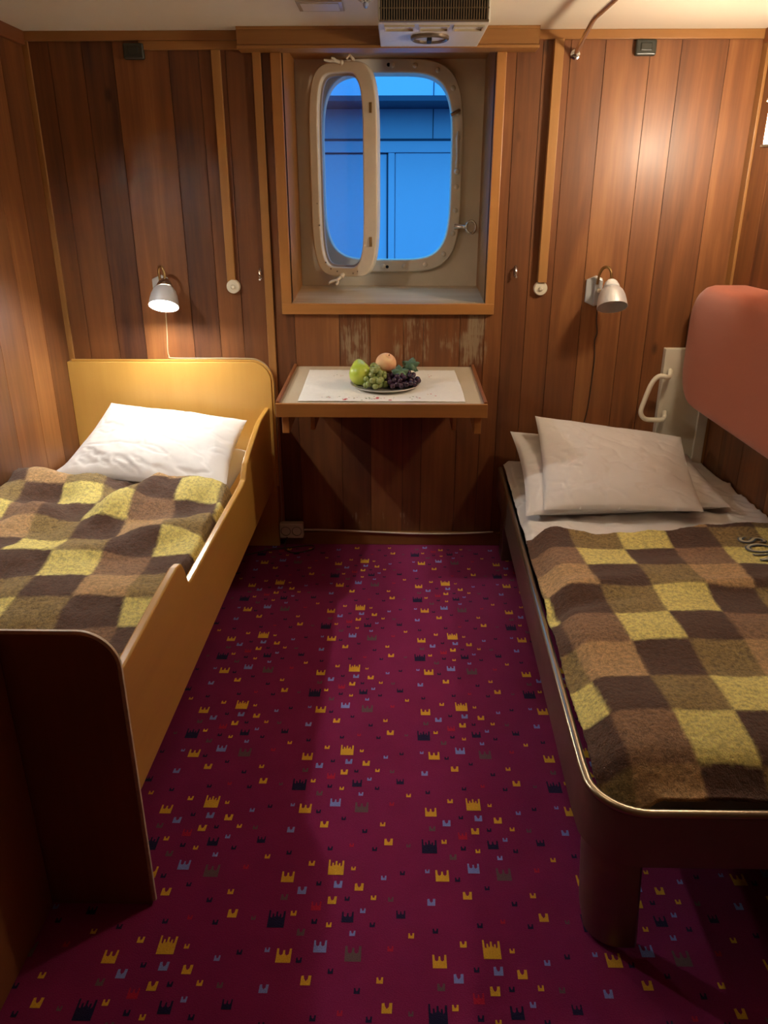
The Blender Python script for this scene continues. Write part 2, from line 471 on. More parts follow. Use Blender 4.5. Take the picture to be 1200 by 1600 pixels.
# cornice, corner posts, laths
trim(MB().box(LX, RX, BY-.02, BY, 2.076, CZ, .5), M_TRIMX)
trim(MB().box(LX, LX+.018, FY, BY-.02, 2.06, CZ, .35), M_TRIMY)
trim(MB().box(RX-.018, RX, FY, BY-.02, 2.06, CZ, .35), M_TRIMY)
trim(MB().box(LX, LX+.022, BY-.012, BY, 0.02, 2.076, .42), M_TRIM)
trim(MB().box(RX-.012, RX, BY-.05, BY, 0.02, 2.076, .35), M_TRIM)
trim(MB().box(-.985, -.602, BY-.014, BY, 2.046, 2.076, .55), M_TRIMX)
trim(MB().box(-.712, -.678, BY-.016, BY, 1.2, 2.046, .55), M_TRIM)
trim(MB().box(.585, .621, BY-.03, BY, 1.2, 2.076, .6), M_TRIM)
trim(MB().box(-.556, -.524, BY-.014, BY, .02, 2.046, .5), M_TRIM)
bb = MB().box(-.524, .49, BY-.022, BY, 0, .062, .35).box(.49, RX, BY-.012, BY, 0, .062, .35).box(LX, -.56, BY-.012, BY, 0, .062, .35)
struct(bb.build('baseboard_back', M_TRIMX, bevel=.002))
# valance over the window
vl = MB().box(-.598, .518, BY-.085, BY-.0, 2.036, 2.046, .6).box(-.598, .518, BY-.085, BY-.07, 2.046, CZ, .45)
vl.box(-.598, .518, BY-.095, BY-.085, 2.036, 2.046, .62).box(-.598, .518, BY-.09, BY-.085, 2.098, CZ, .62)
vl.box(-.598, -.588, BY-.07, BY, 2.046, CZ, .45).box(.508, .518, BY-.07, BY, 2.046, CZ, .45)
trim(vl, M_TRIMX, .0015)

# ------------------------------------------------------------------ window
PY = 3.75
win = bpy.data.objects.new('window_1', None); C.objects.link(win); win.location = (-.04, BY, 1.1); WLOC['window_1'] = Vector(win.location)
struct(win)
fr = MB()
fr.box(-.487, OX0, BY-.02, BY, 1.072, 2.036, .4).box(OX1, .410, BY-.02, BY, 1.072, 2.036, .55)
fr.build('frame_upright', M_FRAME, win, bevel=.003)
MB().box(-.487, .410, BY-.022, BY, 1.068, OZ0, .5).build('frame_bottom', M_FRAMEX, win, bevel=.003)
rv = MB()
rv.box(OX0-.02, OX0, BY, PY, OZ0-.02, OZ1+.02, .35).box(OX1, OX1+.02, BY, PY, OZ0-.02, OZ1+.02, .3)
rv.build('reveal', M_FRAME, win)
MB().box(OX0, OX1, BY, PY, OZ1, OZ1+.02, .35).build('reveal_top', M_FRAMEX, win)
sl = MB().prism([(BY-.002, OZ0-.02), (PY, OZ0-.02), (PY, OZ0+.034), (PY-.09, OZ0+.028), (BY+.05, OZ0+.001), (BY-.002, OZ0+.001)], 0, OX0, OX1, .6)
sl.build('sill', M_SILL, win)

def se(cx, cz, w, h, n=4.5, k=96):
    out = []
    for i in range(k):
        a = 2*PI*i/k; c, s_ = math.cos(a), math.sin(a)
        out.append((cx + w/2*math.copysign(abs(c)**(2/n), c), cz + h/2*math.copysign(abs(s_)**(2/n), s_)))
    return out
PX, PZ = -.046, 1.643
W0, H0, W1, H1 = .663, .866, .572, .762
inner = se(PX, PZ, W1, H1)
def to_rect(pts, x0, x1, z0, z1):
    out = []
    for x, z in pts:
        dx, dz = x-PX, z-PZ
        t = min(((x1-PX)/dx if dx > 1e-9 else ((x0-PX)/dx if dx < -1e-9 else 1e9)), ((z1-PZ)/dz if dz > 1e-9 else ((z0-PZ)/dz if dz < -1e-9 else 1e9)))
        out.append([PX+dx*t, PZ+dz*t])
    for cx in (x0, x1):
        for cz in (z0, z1):
            i = min(range(len(out)), key=lambda i: (out[i][0]-cx)**2 + (out[i][1]-cz)**2); out[i] = [cx, cz]
    return out
hp = MB().ring(to_rect(inner, OX0-.02, OX1+.02, OZ0-.02, OZ1+.02), inner, PY, PY+.10)
hp.build('hull_plate', M_PLATE, win, smooth=35)
rg = MB().ring(se(PX, PZ, W0, H0), se(PX, PZ, W1-.004, H1-.004), PY-.022, PY)
rg.build('porthole_ring', M_SASH, win, smooth=35, bevel=.005)
# small dome bolts round the ring
mid = se(PX, PZ, (W0+W1)/2, (H0+H1)/2, 4.5, 96)
def walk(pts, n, start=0):
    L = [0]
    for i in range(len(pts)): L.append(L[-1] + math.dist(pts[i], pts[(i+1) % len(pts)]))
    out = []
    for k in range(n):
        d = (k+start)/n*L[-1]
        for i in range(len(pts)):
            if L[i] <= d % L[-1] <= L[i+1]:
                t = ((d % L[-1])-L[i])/max(1e-9, L[i+1]-L[i]); a, b = pts[i], pts[(i+1) % len(pts)]
                out.append((a[0]+(b[0]-a[0])*t, a[1]+(b[1]-a[1])*t)); break
    return out
RY = Matrix.Rotation(PI/2, 4, 'X')     # local z -> world -y
for i, (x, z) in enumerate(walk(mid, 26, .3)):
    if x < -.12: continue
    MB().lathe([(.011, 0), (.0105, .003), (.007, .0055), (0.0001, .0065)], Matrix.Translation((x, PY-.022, z)) @ RY, 12).build('rivet', M_SASH, win, smooth=60)
for px, py in ((607, 101), (605, 417)):
    p = at(px, py, 1, PY-.023)
    MB().lathe([(.0075, 0), (.0001, .0006)], Matrix.Translation((p.x, PY-.0222, p.z)) @ RY, 12).build('bolt_hole', M_BLACK, win)

# opened sash: a narrow tall casement standing in front of the ring, its right edge further in
sash = MB()
a0 = at(487, 250, 1, 3.70); a1 = at(592, 250, 1, 3.60)
SZ0 = at(540, 432, 1, 3.65).z; SZ1 = at(540, 97, 1, 3.65).z
SW = math.hypot(a1.x-a0.x, a1.y-a0.y); SH = SZ1-SZ0
ang = math.atan2(a1.y-a0.y, a1.x-a0.x)
SM = Matrix.Translation(((a0.x+a1.x)/2, (a0.y+a1.y)/2, (SZ0+SZ1)/2)) @ Matrix.Rotation(ang, 4, 'Z')
so = se(0, 0, SW, SH, 4.6, 96); si = [(x*.66-.012, z*.905) for x, z in se(0, 0, SW, SH, 5.0, 96)]
sash.ring(so, si, -.022, .022, M=SM)
sobj = sash.build('sash', M_SASH, win, smooth=35, bevel=.006, seg=3)
gl = MB().add([SM @ Vector((x*1.02, .008, z*1.01)) for x, z in si], [list(range(len(si)))])
gl.build('pane', M_GLASS, sobj)
for k, (px, py) in enumerate(((489, 232), (491, 268), (493, 318), (496, 352), (506, 410), (514, 420), (524, 424), (549, 427), (556, 424), (571, 192), (571, 232), (571, 276), (571, 316), (571, 356))):
    MB().lathe([(.0036, 0), (.003, .0012), (.0001, .0015)], Matrix.Translation(at(px+3, py, 1, (3.70 + (3.60-3.70)*(px-487)/105) - .024)) @ RY, 10).build('screw', M_BRONZE, sobj)
mg = MB().ring([(x*1.0, z*1.0) for x, z in si], [(x*.93, z*.975) for x, z in si], .002, .012, M=SM)
mg.build('glazing_bead', plain('grey_putty', (0.40, 0.36, 0.36), .5), sobj, smooth=35)
def clip(name, base, tip, side, mat=M_SASH):
    b_, t_ = Vector(base), Vector(tip)
    d = (t_-b_); n = Vector((side, 0, .2)).normalized()
    m = MB().tube([b_ - d*.3, b_, b_ + d*.4, t_], [.010, .010, .008, .006], 10)
    # two wings of the nut
    for s_ in (-1, 1):
        w = t_ + n*s_*.016 + d*.15
        m.tube([t_ - d*.15, t_ + n*s_*.012, w, w + d.normalized()*.012], [.006, .006, .0055, .004], 8)
    m.sphere(b_ + d*.3, .012, 12, 8)
    return m.build(name, mat, sobj, smooth=60)
clip('dog_clip', at(540, 100, 1, 3.64), at(519, 94, 1, 3.62), 1)
clip('dog_clip', at(538, 428, 1, 3.64), at(524, 440, 1, 3.60), -1)
MB().tube([at(553, 108, 1, 3.64), at(551, 92, 1, 3.63), at(546, 86, 1, 3.63), at(541, 92, 1, 3.63)], [.008, .008, .007, .006], 8).build('dog_clip', M_SASH, sobj, smooth=60)
for px, py in ((583, 168), (583, 378)):
    MB().box(-.006, .006, -.002, .002, -.02, .02, M=Matrix.Translation(at(px-4, py, 1, 3.588)) @ Matrix.Rotation(ang, 4, 'Z')).build('latch_slot', M_BRASS, sobj, bevel=.001)
# ring nut, handle and stay on the right of the ring
rn = at(736, 355, 1, PY-.06)
m = MB().tube([at(711, 354, 1, PY-.03), at(722, 354, 1, PY-.045), at(728, 355, 1, PY-.06)], [.014, .010, .010], 12)
circ = [rn + Vector((.021*math.cos(a), .01*math.sin(a), .026*math.sin(a))) for a in [2*PI*k/20 for k in range(20)]]
m.tube(circ, .006, 8, closed=True)
m.build('ring_nut', M_CHROME, win, smooth=60)
p0, p1 = at(718, 172, 1, PY-.05), at(704, 180, 1, PY-.06)
m = MB().tube([at(712, 176, 1, PY-.02), at(712, 176, 1, PY-.05)], .008, 10).tube([p0 + Vector((.004,0,.002)), p0, (p0+p1)/2, p1], [.004, .008, .009, .007], 10)
m.build('turn_handle', M_CHROME, win, smooth=60)
m = MB().tube([at(716, 205, 1, PY-.03), at(715, 218, 1, PY-.034), at(715, 245, 1, PY-.034), at(714, 262, 1, PY-.03)], [.004, .007, .006, .008], 10)
m.sphere(at(714, 268, 1, PY-.032), .013, 12, 8)
m.build('casement_stay', M_SASH, win, smooth=60)

# ------------------------------------------------------------------ outside: a blue-lit wall of the neighbouring ship
NY = 5.9
M_NBR = plain('neighbour_paint', (0.56, 0.58, 0.72), 0.5, nz=0.03, scale=2)
nb = thing('deckhouse', 'pale painted deckhouse wall with panel seams, seen outside through the porthole', 'building', (0, NY, -.2))
MB().box(-2.6, 2.6, NY, NY+.2, -.2, 2.62).build('wall_panel', M_NBR, nb)
zt = at(640, 149, 1, NY-.45).z
M_SEAM = plain('neighbour_dark_trim', (.03, .05, .10), .6)
MB().box(-3, 3, NY-.45, NY+.2, zt-.03, zt).build('eave', M_SEAM, nb)
z = at(640, 220, 1, NY).z
MB().box(-2.6, 2.6, NY-.03, NY, z-.075, z).build('rail_strip', M_NBR, nb, bevel=.004)
x = at(611, 300, 1, NY).x
MB().box(x-.02, x+.025, NY-.02, NY, -.2, z-.075).build('batten', M_NBR, nb, bevel=.004)
z2 = at(700, 239, 1, NY).z
MB().box(x+.03, 2.0, NY-.012, NY, z2-1.9, z2).build('door_leaf', M_NBR, nb, bevel=.004)

zs = at(640, 220, 1, NY).z
MB().box(-2.6, 2.6, NY-.032, NY-.028, zs-.004, zs+.012).build('seam', M_SEAM, nb)
MB().box(-2.6, 2.6, NY-.006, NY, zs-.085, zs-.077).build('seam', M_SEAM, nb)
xs = at(611, 300, 1, NY).x
MB().box(xs-.032, xs-.02, NY-.006, NY, -.2, zs-.075).build('seam', M_SEAM, nb)
MB().box(xs+.03, 2.0, NY-.014, NY-.01, z2, z2+.012).build('seam', M_SEAM, nb)
xv = at(677, 180, 1, NY).x
MB().box(xv-.003, xv+.003, NY-.004, NY, zs, 2.6).build('seam', M_SEAM, nb)

# ------------------------------------------------------------------ wall table
TZB, TZF, TYF = .843, .812, 2.772
TX0, TX1 = -.447, .337
def tz(y): return TZF + (TZB-TZF)*(y-TYF)/(BY-TYF)
tb = thing('wall_table', 'small wooden fold-down table with cream top fixed below the window', 'table', (-.055, BY, .8))
def slab(x0, x1, y0, y1, up, dn, tone=.5):
    vs = [(x0,y0,tz(y0)-dn),(x1,y0,tz(y0)-dn),(x1,y1,tz(y1)-dn),(x0,y1,tz(y1)-dn),(x0,y0,tz(y0)+up),(x1,y0,tz(y0)+up),(x1,y1,tz(y1)+up),(x0,y1,tz(y1)+up)]
    return MB().add(vs, [(0,3,2,1),(4,5,6,7),(0,1,5,4),(1,2,6,5),(2,3,7,6),(3,0,4,7)], tone)
slab(TX0+.012, TX1-.012, TYF+.014, BY, 0, .03).build('tabletop', M_TTOP, tb)
slab(TX0, TX1, TYF, TYF+.014, .006, .045).build('front_rail', M_FRAMEX, tb, bevel=.002)
slab(TX0, TX0+.012, TYF+.014, BY, .012, .034, .45).build('side_rail', M_TRIMY, tb, bevel=.002)
slab(TX1-.012, TX1, TYF+.014, BY, .012, .034, .45).build('side_rail', M_TRIMY, tb, bevel=.002)
for x in (TX0+.02, TX1-.045): slab(x, x+.026, TYF+.018, BY, -.034, .112, .5).build('side_bearer', M_FRAMEX, tb, bevel=.002)
for x in (-.345, .225): MB().box(x, x+.018, 3.0, BY, .655, .79, .45).build('bracket', M_FRAMEX, tb, bevel=.002)

# runner with lace edge and stitched flowers
RNX0, RNX1, RNY0, RNY1 = -.373, .255, TYF+.045, BY-.07
rn_ = MB()
def rp(u, v):
    e = .004*abs(math.sin(u*60)) if v in (0, 1) else 0
    x = RNX0 + (RNX1-RNX0)*u; y = RNY0 + (RNY1-RNY0)*v + (e if v == 0 else -e)
    if u in (0, 1): x += (.004 if u == 0 else -.004)*abs(math.sin(v*50))
    x += .006*math.sin(v*3+1)*(.3 if u < .5 else 1) 
    return Vector((x, y, tz(y) + .0022 + .0012*noise.noise(Vector((x*14, y*14, 0)))))
rn_.grid(rp, 240, 60)
rno = rn_.build('table_runner', M_FABRIC, smooth=60)
tag(rno, 'cream lace-edged linen runner lying across the wall table', 'tablecloth')
so_ = rno.modifiers.new('thick', 'SOLIDIFY'); so_.thickness = .001; so_.offset = 1
origin(rno, (-.05, 3.05, tz(3.05)))
M_EMB = [plain('thread_red', (0.5, 0.05, 0.07), .8), plain('thread_green', (0.18, 0.25, 0.10), .8), plain('thread_grey', (0.28, 0.25, 0.28), .8), plain('thread_gold', (.55, .38, .16), .8)]
em = MB(); rr = random.Random(3)
for (fx, fy, n, sp) in ((.42, .085, 26, .10), (.72, .11, 10, .05), (.16, .13, 10, .05), (.80, .2, 3, .02), (.18, .78, 4, .04), (.80, .80, 4, .03)):
    for _ in range(n):
        u = fx + rr.gauss(0, sp*.7); v = fy + rr.gauss(0, .02); c = rr.choice((0, 0, 1, 1, 2, 3))
        p = rp(u, v) ; r = rr.uniform(.0015, .0036)
        if fx == .42 and rr.random() < .12: r = .006; c = 0
        em.sphere(p + Vector((0, 0, .0012)), r, 6, 4, (1.3, .8, .3), mi=c)
emb = em.build('embroidery', M_EMB, rno, smooth=60); emb['kind'] = 'stuff'

# ------------------------------------------------------------------ fruit
PLX, PLY = -.045, 3.03; PLZ = tz(PLY) + .004
tilt = math.atan((TZB-TZF)/(BY-TYF))
PLM = Matrix.Translation((PLX, PLY, PLZ)) @ Matrix.Rotation(tilt, 4, 'X')
m = MB().lathe([(.0001, .000), (.075, .000), (.08, .002), (.115, .006), (.137, .012), (.139, .014), (.137, .016), (.114, .010), (.08, .006), (.0001, .005)], PLM, 64)
pl = tag(m.build('plate', plain('silver_plate', (.62, .60, .56), .35, .6), smooth=50), 'shallow silver plate of fruit on the table runner', 'plate'); origin(pl, (PLX, PLY, PLZ))
def fruitmat(name, a, b_, scale=6, rough=.4, sss=0.0, tr=0.0):
    m, nt, b = newmat(name); v, _ = objco(nt)
    n = noisen(nt, v, scale, 4, .55); n = mathn(nt, 'MULTIPLY', mathn(nt, 'SUBTRACT', n, .35), 3.0, clamp=True)
    nt.links.new(mixc(nt, n, a, b_), b.inputs['Base Color']); b.inputs['Roughness'].default_value = rough
    b.inputs['Subsurface Weight'].default_value = sss; b.inputs['Subsurface Radius'].default_value = (.01, .01, .004)
    return m
M_PEAR = fruitmat('pear_skin', (.42, .58, .05), (.62, .72, .12), 14, .35)
M_PEACH = fruitmat('peach_skin', (.88, .60, .30), (.85, .38, .22), 16, .6)
M_GRG = fruitmat('green_grape_skin', (.20, .27, .07), (.34, .38, .14), 30, .25, .1)
M_GRD = fruitmat('dark_grape_skin', (.018, .008, .022), (.06, .02, .045), 40, .22)
M_LEAF = fruitmat('vine_leaf_green', (.05, .12, .055), (.13, .22, .13), 40, .6)
M_STEM = plain('stem_brown', (.12, .07, .03), .7)
# pear lying on its side, stem to the back
pc = Vector((PLX-.098, PLY-.02, PLZ+.057))
pe = thing('pear', 'yellow-green pear at the left of the fruit plate', 'fruit', (pc.x, pc.y, PLZ+.02))
prof = [(.0001, -.047), (.018, -.046), (.034, -.037), (.043, -.018), (.044, .000), (.038, .018), (.028, .034), (.021, .046), (.013, .054), (.0001, .057)]
PM = Matrix.Translation(pc) @ Matrix.Rotation(math.radians(-42), 4, 'X') @ Matrix.Rotation(math.radians(-8), 4, 'Y')
MB().lathe(prof, PM, 32).build('body', M_PEAR, pe, smooth=80)
MB().tube([PM @ Vector((0,0,.054)), PM @ Vector((.003,0,.068))], .0025, 8).build('stem', M_STEM, pe, smooth=60)
# peach
qc = Vector((PLX+.003, PLY+.02, PLZ+.086))
pa = thing('peach', 'pale orange peach perched on top of the grapes', 'fruit', qc - Vector((0,0,.038)))
prof = []
for i in range(25):
    a = PI*i/24; r = .0415*math.sin(a); z = -.040*math.cos(a)
    if i > 19: z -= .010*((i-19)/5)**2
    prof.append((max(r, .0001), z))
pm = MB().lathe(prof, Matrix.Translation(qc) @ Matrix.Rotation(math.radians(28), 4, 'X') @ Matrix.Rotation(math.radians(18), 4, 'Y'), 40)
pm.build('body', M_PEACH, pa, smooth=80)
MB().tube([qc + Vector((.012, -.02, .034)), qc + Vector((.014, -.022, .039))], .002, 6).build('stem', M_STEM, pa)
def bunch(name, label, cen, mat, n, ext, r0, seed, zmax):
    rnd = random.Random(seed)
    root = thing(name, label, 'fruit', (cen[0], cen[1], PLZ+.008))
    pts = []; tries = 0
    while len(pts) < n and tries < 60000:
        tries += 1
        x, y = rnd.uniform(-1, 1), rnd.uniform(-1, 1)
        if x*x + y*y > 1: continue
        z = rnd.uniform(0, 1) * (1 - .75*(x*x + y*y))
        p = Vector((cen[0] + x*ext[0], cen[1] + y*ext[1], PLZ + .006 + r0 + z*zmax))
        if (p - qc).length < .0415 + r0*.9 or (p-pc).length < .044 + r0*.9 or (p-pc-Vector((0,.02,.025))).length < .03+r0: continue
        if any((p-q).length < r0*1.62 for q in pts): continue
        pts.append(p)
    g0 = MB().sphere(pts[0], r0, 16, 10, (1, 1, 1.08)).build('grape', mat, root, smooth=180)
    o0 = g0.location.copy()
    me = g0.data
    me.transform(Matrix.Translation(-(pts[0] - WLOC[root.name]))); g0.location = pts[0] - WLOC[root.name]
    for p in pts[1:]:
        g = g0.copy(); C.objects.link(g); g.parent = root; g.location = p - WLOC[root.name]
        g.scale = [rnd.uniform(.88, 1.1)]*3; g.rotation_euler = [rnd.uniform(0, 3) for _ in range(3)]
    top = Vector((cen[0], cen[1]+.01, PLZ + .012 + zmax*.7))
    st = MB().tube([Vector((cen[0], cen[1], PLZ+.02)), top, top + Vector((.008, .01, .022))], .0018, 6)
    st.build('stalk', M_STEM, root)
    return root, top
gb, _ = bunch('grape_bunch', 'bunch of green grapes between the pear and the peach', (PLX-.038, PLY-.035), M_GRG, 46, (.044, .066), .0125, 4, .070)
db, dtop = bunch('grape_bunch', 'bunch of dark purple grapes on the right of the plate', (PLX+.065, PLY-.015), M_GRD, 80, (.068, .078), .0115, 8, .045)
def leaf(c, s, rot, tip):
    pts = []
    m = MB(); n = 40
    R_ = Matrix.Translation(c) @ Matrix.Rotation(rot, 4, 'Z') @ Matrix.Rotation(tip, 4, 'X')
    vs = [R_ @ Vector((0, 0, s*.12))]
    for ring_ in (.5, 1.0):
        for k in range(n):
            a = 2*PI*k/n
            r = s*(.84 + .13*math.cos(5*a) + .05*math.cos(15*a))*ring_
            vs.append(R_ @ Vector((r*math.sin(a), r*math.cos(a), s*(.12 - .3*ring_**2 + .06*math.cos(5*a)*ring_))))
    fs = [(0, 1+k, 1+(k+1) % n) for k in range(n)] + [(1+k, 1+n+k, 1+n+(k+1) % n, 1+(k+1) % n) for k in range(n)]
    m.add(vs, fs)
    o = m.build('leaf', M_LEAF, db, smooth=60)
    sm = o.modifiers.new('thick', 'SOLIDIFY'); sm.thickness = .0008
leaf(Vector((PLX+.062, PLY-.045, PLZ+.066)), .037, .3, .75)
leaf(Vector((PLX+.098, PLY+.03, PLZ+.084)), .040, -.4, .6)
leaf(Vector((PLX+.118, PLY+.02, PLZ+.070)), .022, 1.0, .9)

# ------------------------------------------------------------------ wall lamps
def wall_lamp(name, label, x, z, lit, lean=0.0):
    L = thing(name, label, 'lamp', (x-.02, BY, z))
    pz = z
    hexa = [(x-.045, pz-.045), (x-.006, pz-.062), (x+.022, pz-.055), (x+.022, pz+.05), (x-.006, pz+.062), (x-.045, pz+.045)]
    MB().prism(hexa, 1, BY-.012, BY, .5).prism([(x-.012, pz-.055), (x+.02, pz-.05), (x+.02, pz+.045), (x-.012, pz+.055)], 1, BY-.03, BY-.01, .5).build('wall_plate', M_GREY, L, bevel=.003)
    # shade axis leans into the room
    ax = Vector((lean, -.50, -.86)).normalized()
    apex = Vector((x+.035, BY-.095, z+.048))
    q = ax.to_track_quat('Z', 'Y').to_matrix().to_4x4()
    SMx = Matrix.Translation(apex) @ q
    pts = [Vector((x-.004, BY-.03, pz+.03)), Vector((x-.002, BY-.045, pz+.07)), Vector((x+.006, BY-.062, pz+.095)), Vector((x+.02, BY-.08, pz+.10)), Vector((x+.031, BY-.09, pz+.085)), apex + Vector((0, 0, .004))]
    sm = []
    for i in range(len(pts)-1):
        for t in (0, .25, .5, .75):
            p0, p1, p2, p3 = pts[max(i-1,0)], pts[i], pts[i+1], pts[min(i+2, len(pts)-1)]
            sm.append(.5*((2*p1) + (-p0+p2)*t + (2*p0-5*p1+4*p2-p3)*t*t + (-p0+3*p1-3*p2+p3)*t**3))
    sm.append(pts[-1])
    MB().tube(sm, .0055, 10).build('gooseneck', M_BRASS, L, smooth=60)
    MB().lathe([(.0001, -.004), (.015, -.003), (.024, .006), (.030, .018), (.033, .027), (.031, .03)], SMx, 28).build('shade_cap', M_SHADE if not lit else M_CHROME, L, smooth=40)
    outp = [(.026, .028), (.036, .034), (.046, .047), (.053, .065), (.057, .085), (.060, .108), (.0605, .112)]
    inn = [(r-.002, h) for r, h in outp[::-1]]
    MB().lathe(outp + inn, SMx, 40).build('lamp_shade', M_SHADEG, L, smooth=40)
    if lit:
        MB().sphere(SMx @ Vector((0, 0, .088)), .026, 20, 12).build('bulb', M_GLOWL, L, smooth=180)
        MB().lathe([(.014, .03), (.014, .066), (.0001, .068)], SMx, 16).build('bulb_socket', M_IVORY, L, smooth=50)
    else:
        MB().sphere(Vector((x+.004, BY-.037, pz+.004)), .009, 12, 8).build('switch', M_IVORY, L, smooth=180)
        MB().sphere(SMx @ Vector((0, 0, .072)), .022, 16, 10).build('bulb', plain('bulb_off', (.75, .73, .68), .15), L, smooth=180)
    return L
# shade enamel: dark metallic shoulder fading into white
m, nt, b = newmat('two_tone_shade')
b.inputs['Base Color'].default_value = (.78, .81, .83, 1); b.inputs['Roughness'].default_value = .32; b.inputs['Metallic'].default_value = 0.5
M_SHADEG = m
wall_lamp('wall_lamp', 'lit bell-shaped wall lamp above the wooden headboard of the left bed', -.985, 1.165, True)
wall_lamp('wall_lamp', 'unlit grey bell-shaped wall lamp on the panelling above the right bed', .835, 1.165, False)
# the bell lamp on the left wall, just outside the picture
lw = thing('wall_lamp', 'lit bell-shaped lamp on the left wall above the blanket of the wooden bed', 'lamp', (LX, 2.5, 1.76))
MB().box(LX, LX+.014, 2.45, 2.55, 1.72, 1.84).build('wall_plate', M_GREY, lw, bevel=.003)
MB().tube([(LX+.01, 2.5, 1.80), (LX+.06, 2.5, 1.86), (LX+.11, 2.5, 1.855), (LX+.125, 2.5, 1.82)], .006, 10).build('gooseneck', M_BRASS, lw, smooth=60)
SLW = Matrix.Translation((LX+.125, 2.5, 1.82)) @ Vector((.34, -.06, -.93)).to_track_quat('Z', 'Y').to_matrix().to_4x4()
MB().lathe([(.012, 0), (.03, .012), (.044, .03), (.054, .06), (.060, .095), (.058, .095), (.052, .06), (.042, .032), (.0001, .01)], SLW, 36).build('lamp_shade', M_SHADEG, lw, smooth=50)
MB().sphere(SLW @ Vector((0, 0, .060)), .026, 20, 12).build('bulb', emis('bulb_warm', (1.0, .95, .89), 225), lw, smooth=180)
# the second light of the right side: an opal cylinder lamp on the right wall, just at the picture's edge
ol = thing('opal_wall_lamp', 'lit opal cylinder lamp on the right wall at the edge of view', 'lamp', (RX, 2.66, 1.7))
MB().box(RX-.014, RX, 2.60, 2.72, 1.63, 1.79).build('wall_plate', M_SHADE, ol, bevel=.003)
MB().tube([(RX-.01, 2.66, 1.70), (1.25, 2.66, 1.70), (1.190, 2.66, 1.70)], .008, 10).build('arm', M_BRASS, ol, smooth=60)
MB().lathe([(.0001, 0), (.050, 0), (.050, .12), (.0001, .12)], Matrix.Translation((1.190, 2.66, 1.675)), 28).build('opal_glass', M_GLOWR, ol, smooth=40)
MB().lathe([(.0001, .121), (.060, .121), (.060, .128), (.0001, .130)], Matrix.Translation((1.190, 2.66, 1.675)), 28).build('shade_cap', M_IVORY, ol, smooth=40)  # opaque disc added to hold direct light off the ceiling
MB().lathe([(.0001, -.008), (.058, -.008), (.058, -.001), (.0001, -.001)], Matrix.Translation((1.190, 2.66, 1.675)), 28).build('shade_base', M_IVORY, ol, smooth=40)

# ------------------------------------------------------------------ small fittings on the wall
def sp(pts, n=6):
    pts = [Vector(p) for p in pts]; out = []
    for i in range(len(pts)-1):
        p0, p1, p2, p3 = pts[max(i-1,0)], pts[i], pts[i+1], pts[min(i+2, len(pts)-1)]
        for k in range(n):
            t = k/n; out.append(.5*((2*p1) + (-p0+p2)*t + (2*p0-5*p1+4*p2-p3)*t*t + (-p0+3*p1-3*p2+p3)*t**3))
    return out + [pts[-1]]
def cord(name, label, pts, r, mat, n=6):
    o = tag(MB().tube(sp(pts, n), r, 8).build(name, mat, smooth=60), label, 'cable')
    return o
for (px, py, lab, dy) in ((364, 448, 'cream round call button at the foot of the left upright batten', .016), (845, 451, 'cream round call button at the foot of the right upright batten', .016)):
    p = at(px, py, 1, BY-.02)
    b_ = thing('call_button', lab, 'button', (p.x, BY, p.z), 'round cream buttons under the battens')
    MB().lathe([(.0001, 0), (.028, 0), (.0285, .014), (.026, .020), (.012, .022), (.0001, .022)], Matrix.Translation((p.x, BY, p.z)) @ RY, 32).build('housing', M_IVORY, b_, smooth=40)
    MB().lathe([(.009, .021), (.009, .027), (.006, .031), (.0001, .032)], Matrix.Translation((p.x, BY, p.z)) @ RY, 20).build('push_knob', M_IVORY, b_, smooth=40)
for (px, py, lab) in ((406, 428, 'small chrome coat hook left of the window frame'), (806, 424, 'small chrome coat hook right of the window frame')):
    p = at(px, py, 1, BY-.012)
    h = thing('coat_hook', lab, 'hook', (p.x, BY, p.z), 'chrome hooks beside the window')
    MB().lathe([(.0001, 0), (.009, 0), (.009, .003), (.0001, .004)], Matrix.Translation((p.x, BY+.001, p.z)) @ RY @ Matrix.Scale(2.6, 4, Vector((0, 1, 0))), 20).build('back_plate', M_CHROME, h, smooth=40)
    MB().tube(sp([(p.x, BY-.003, p.z+.016), (p.x-.001, BY-.018, p.z+.012), (p.x, BY-.024, p.z-.004), (p.x+.001, BY-.022, p.z-.016), (p.x+.001, BY-.03, p.z-.022)]), .0042, 8).build('prong', M_CHROME, h, smooth=60)
for (px, py, lab) in ((208, 78, 'small dark box fixed under the cornice on the left'), (1010, 72, 'small dark box fixed under the cornice on the right')):
    p = at(px, py, 1, BY-.02); hw = .039; hh = .031
    d = thing('junction_box', lab, 'box', (p.x, BY, p.z), 'dark boxes under the cornice')
    MB().box(p.x-hw, p.x+hw, BY-.024, BY, p.z-hh, p.z+hh-.008).build('housing', M_DARKBOX, d, bevel=.007, seg=3)
    MB().box(p.x-hw*.55, p.x+hw*.55, BY-.028, BY-.022, p.z-hh*.5, p.z+hh*.35).build('cover', M_DARKBOX, d, bevel=.003)

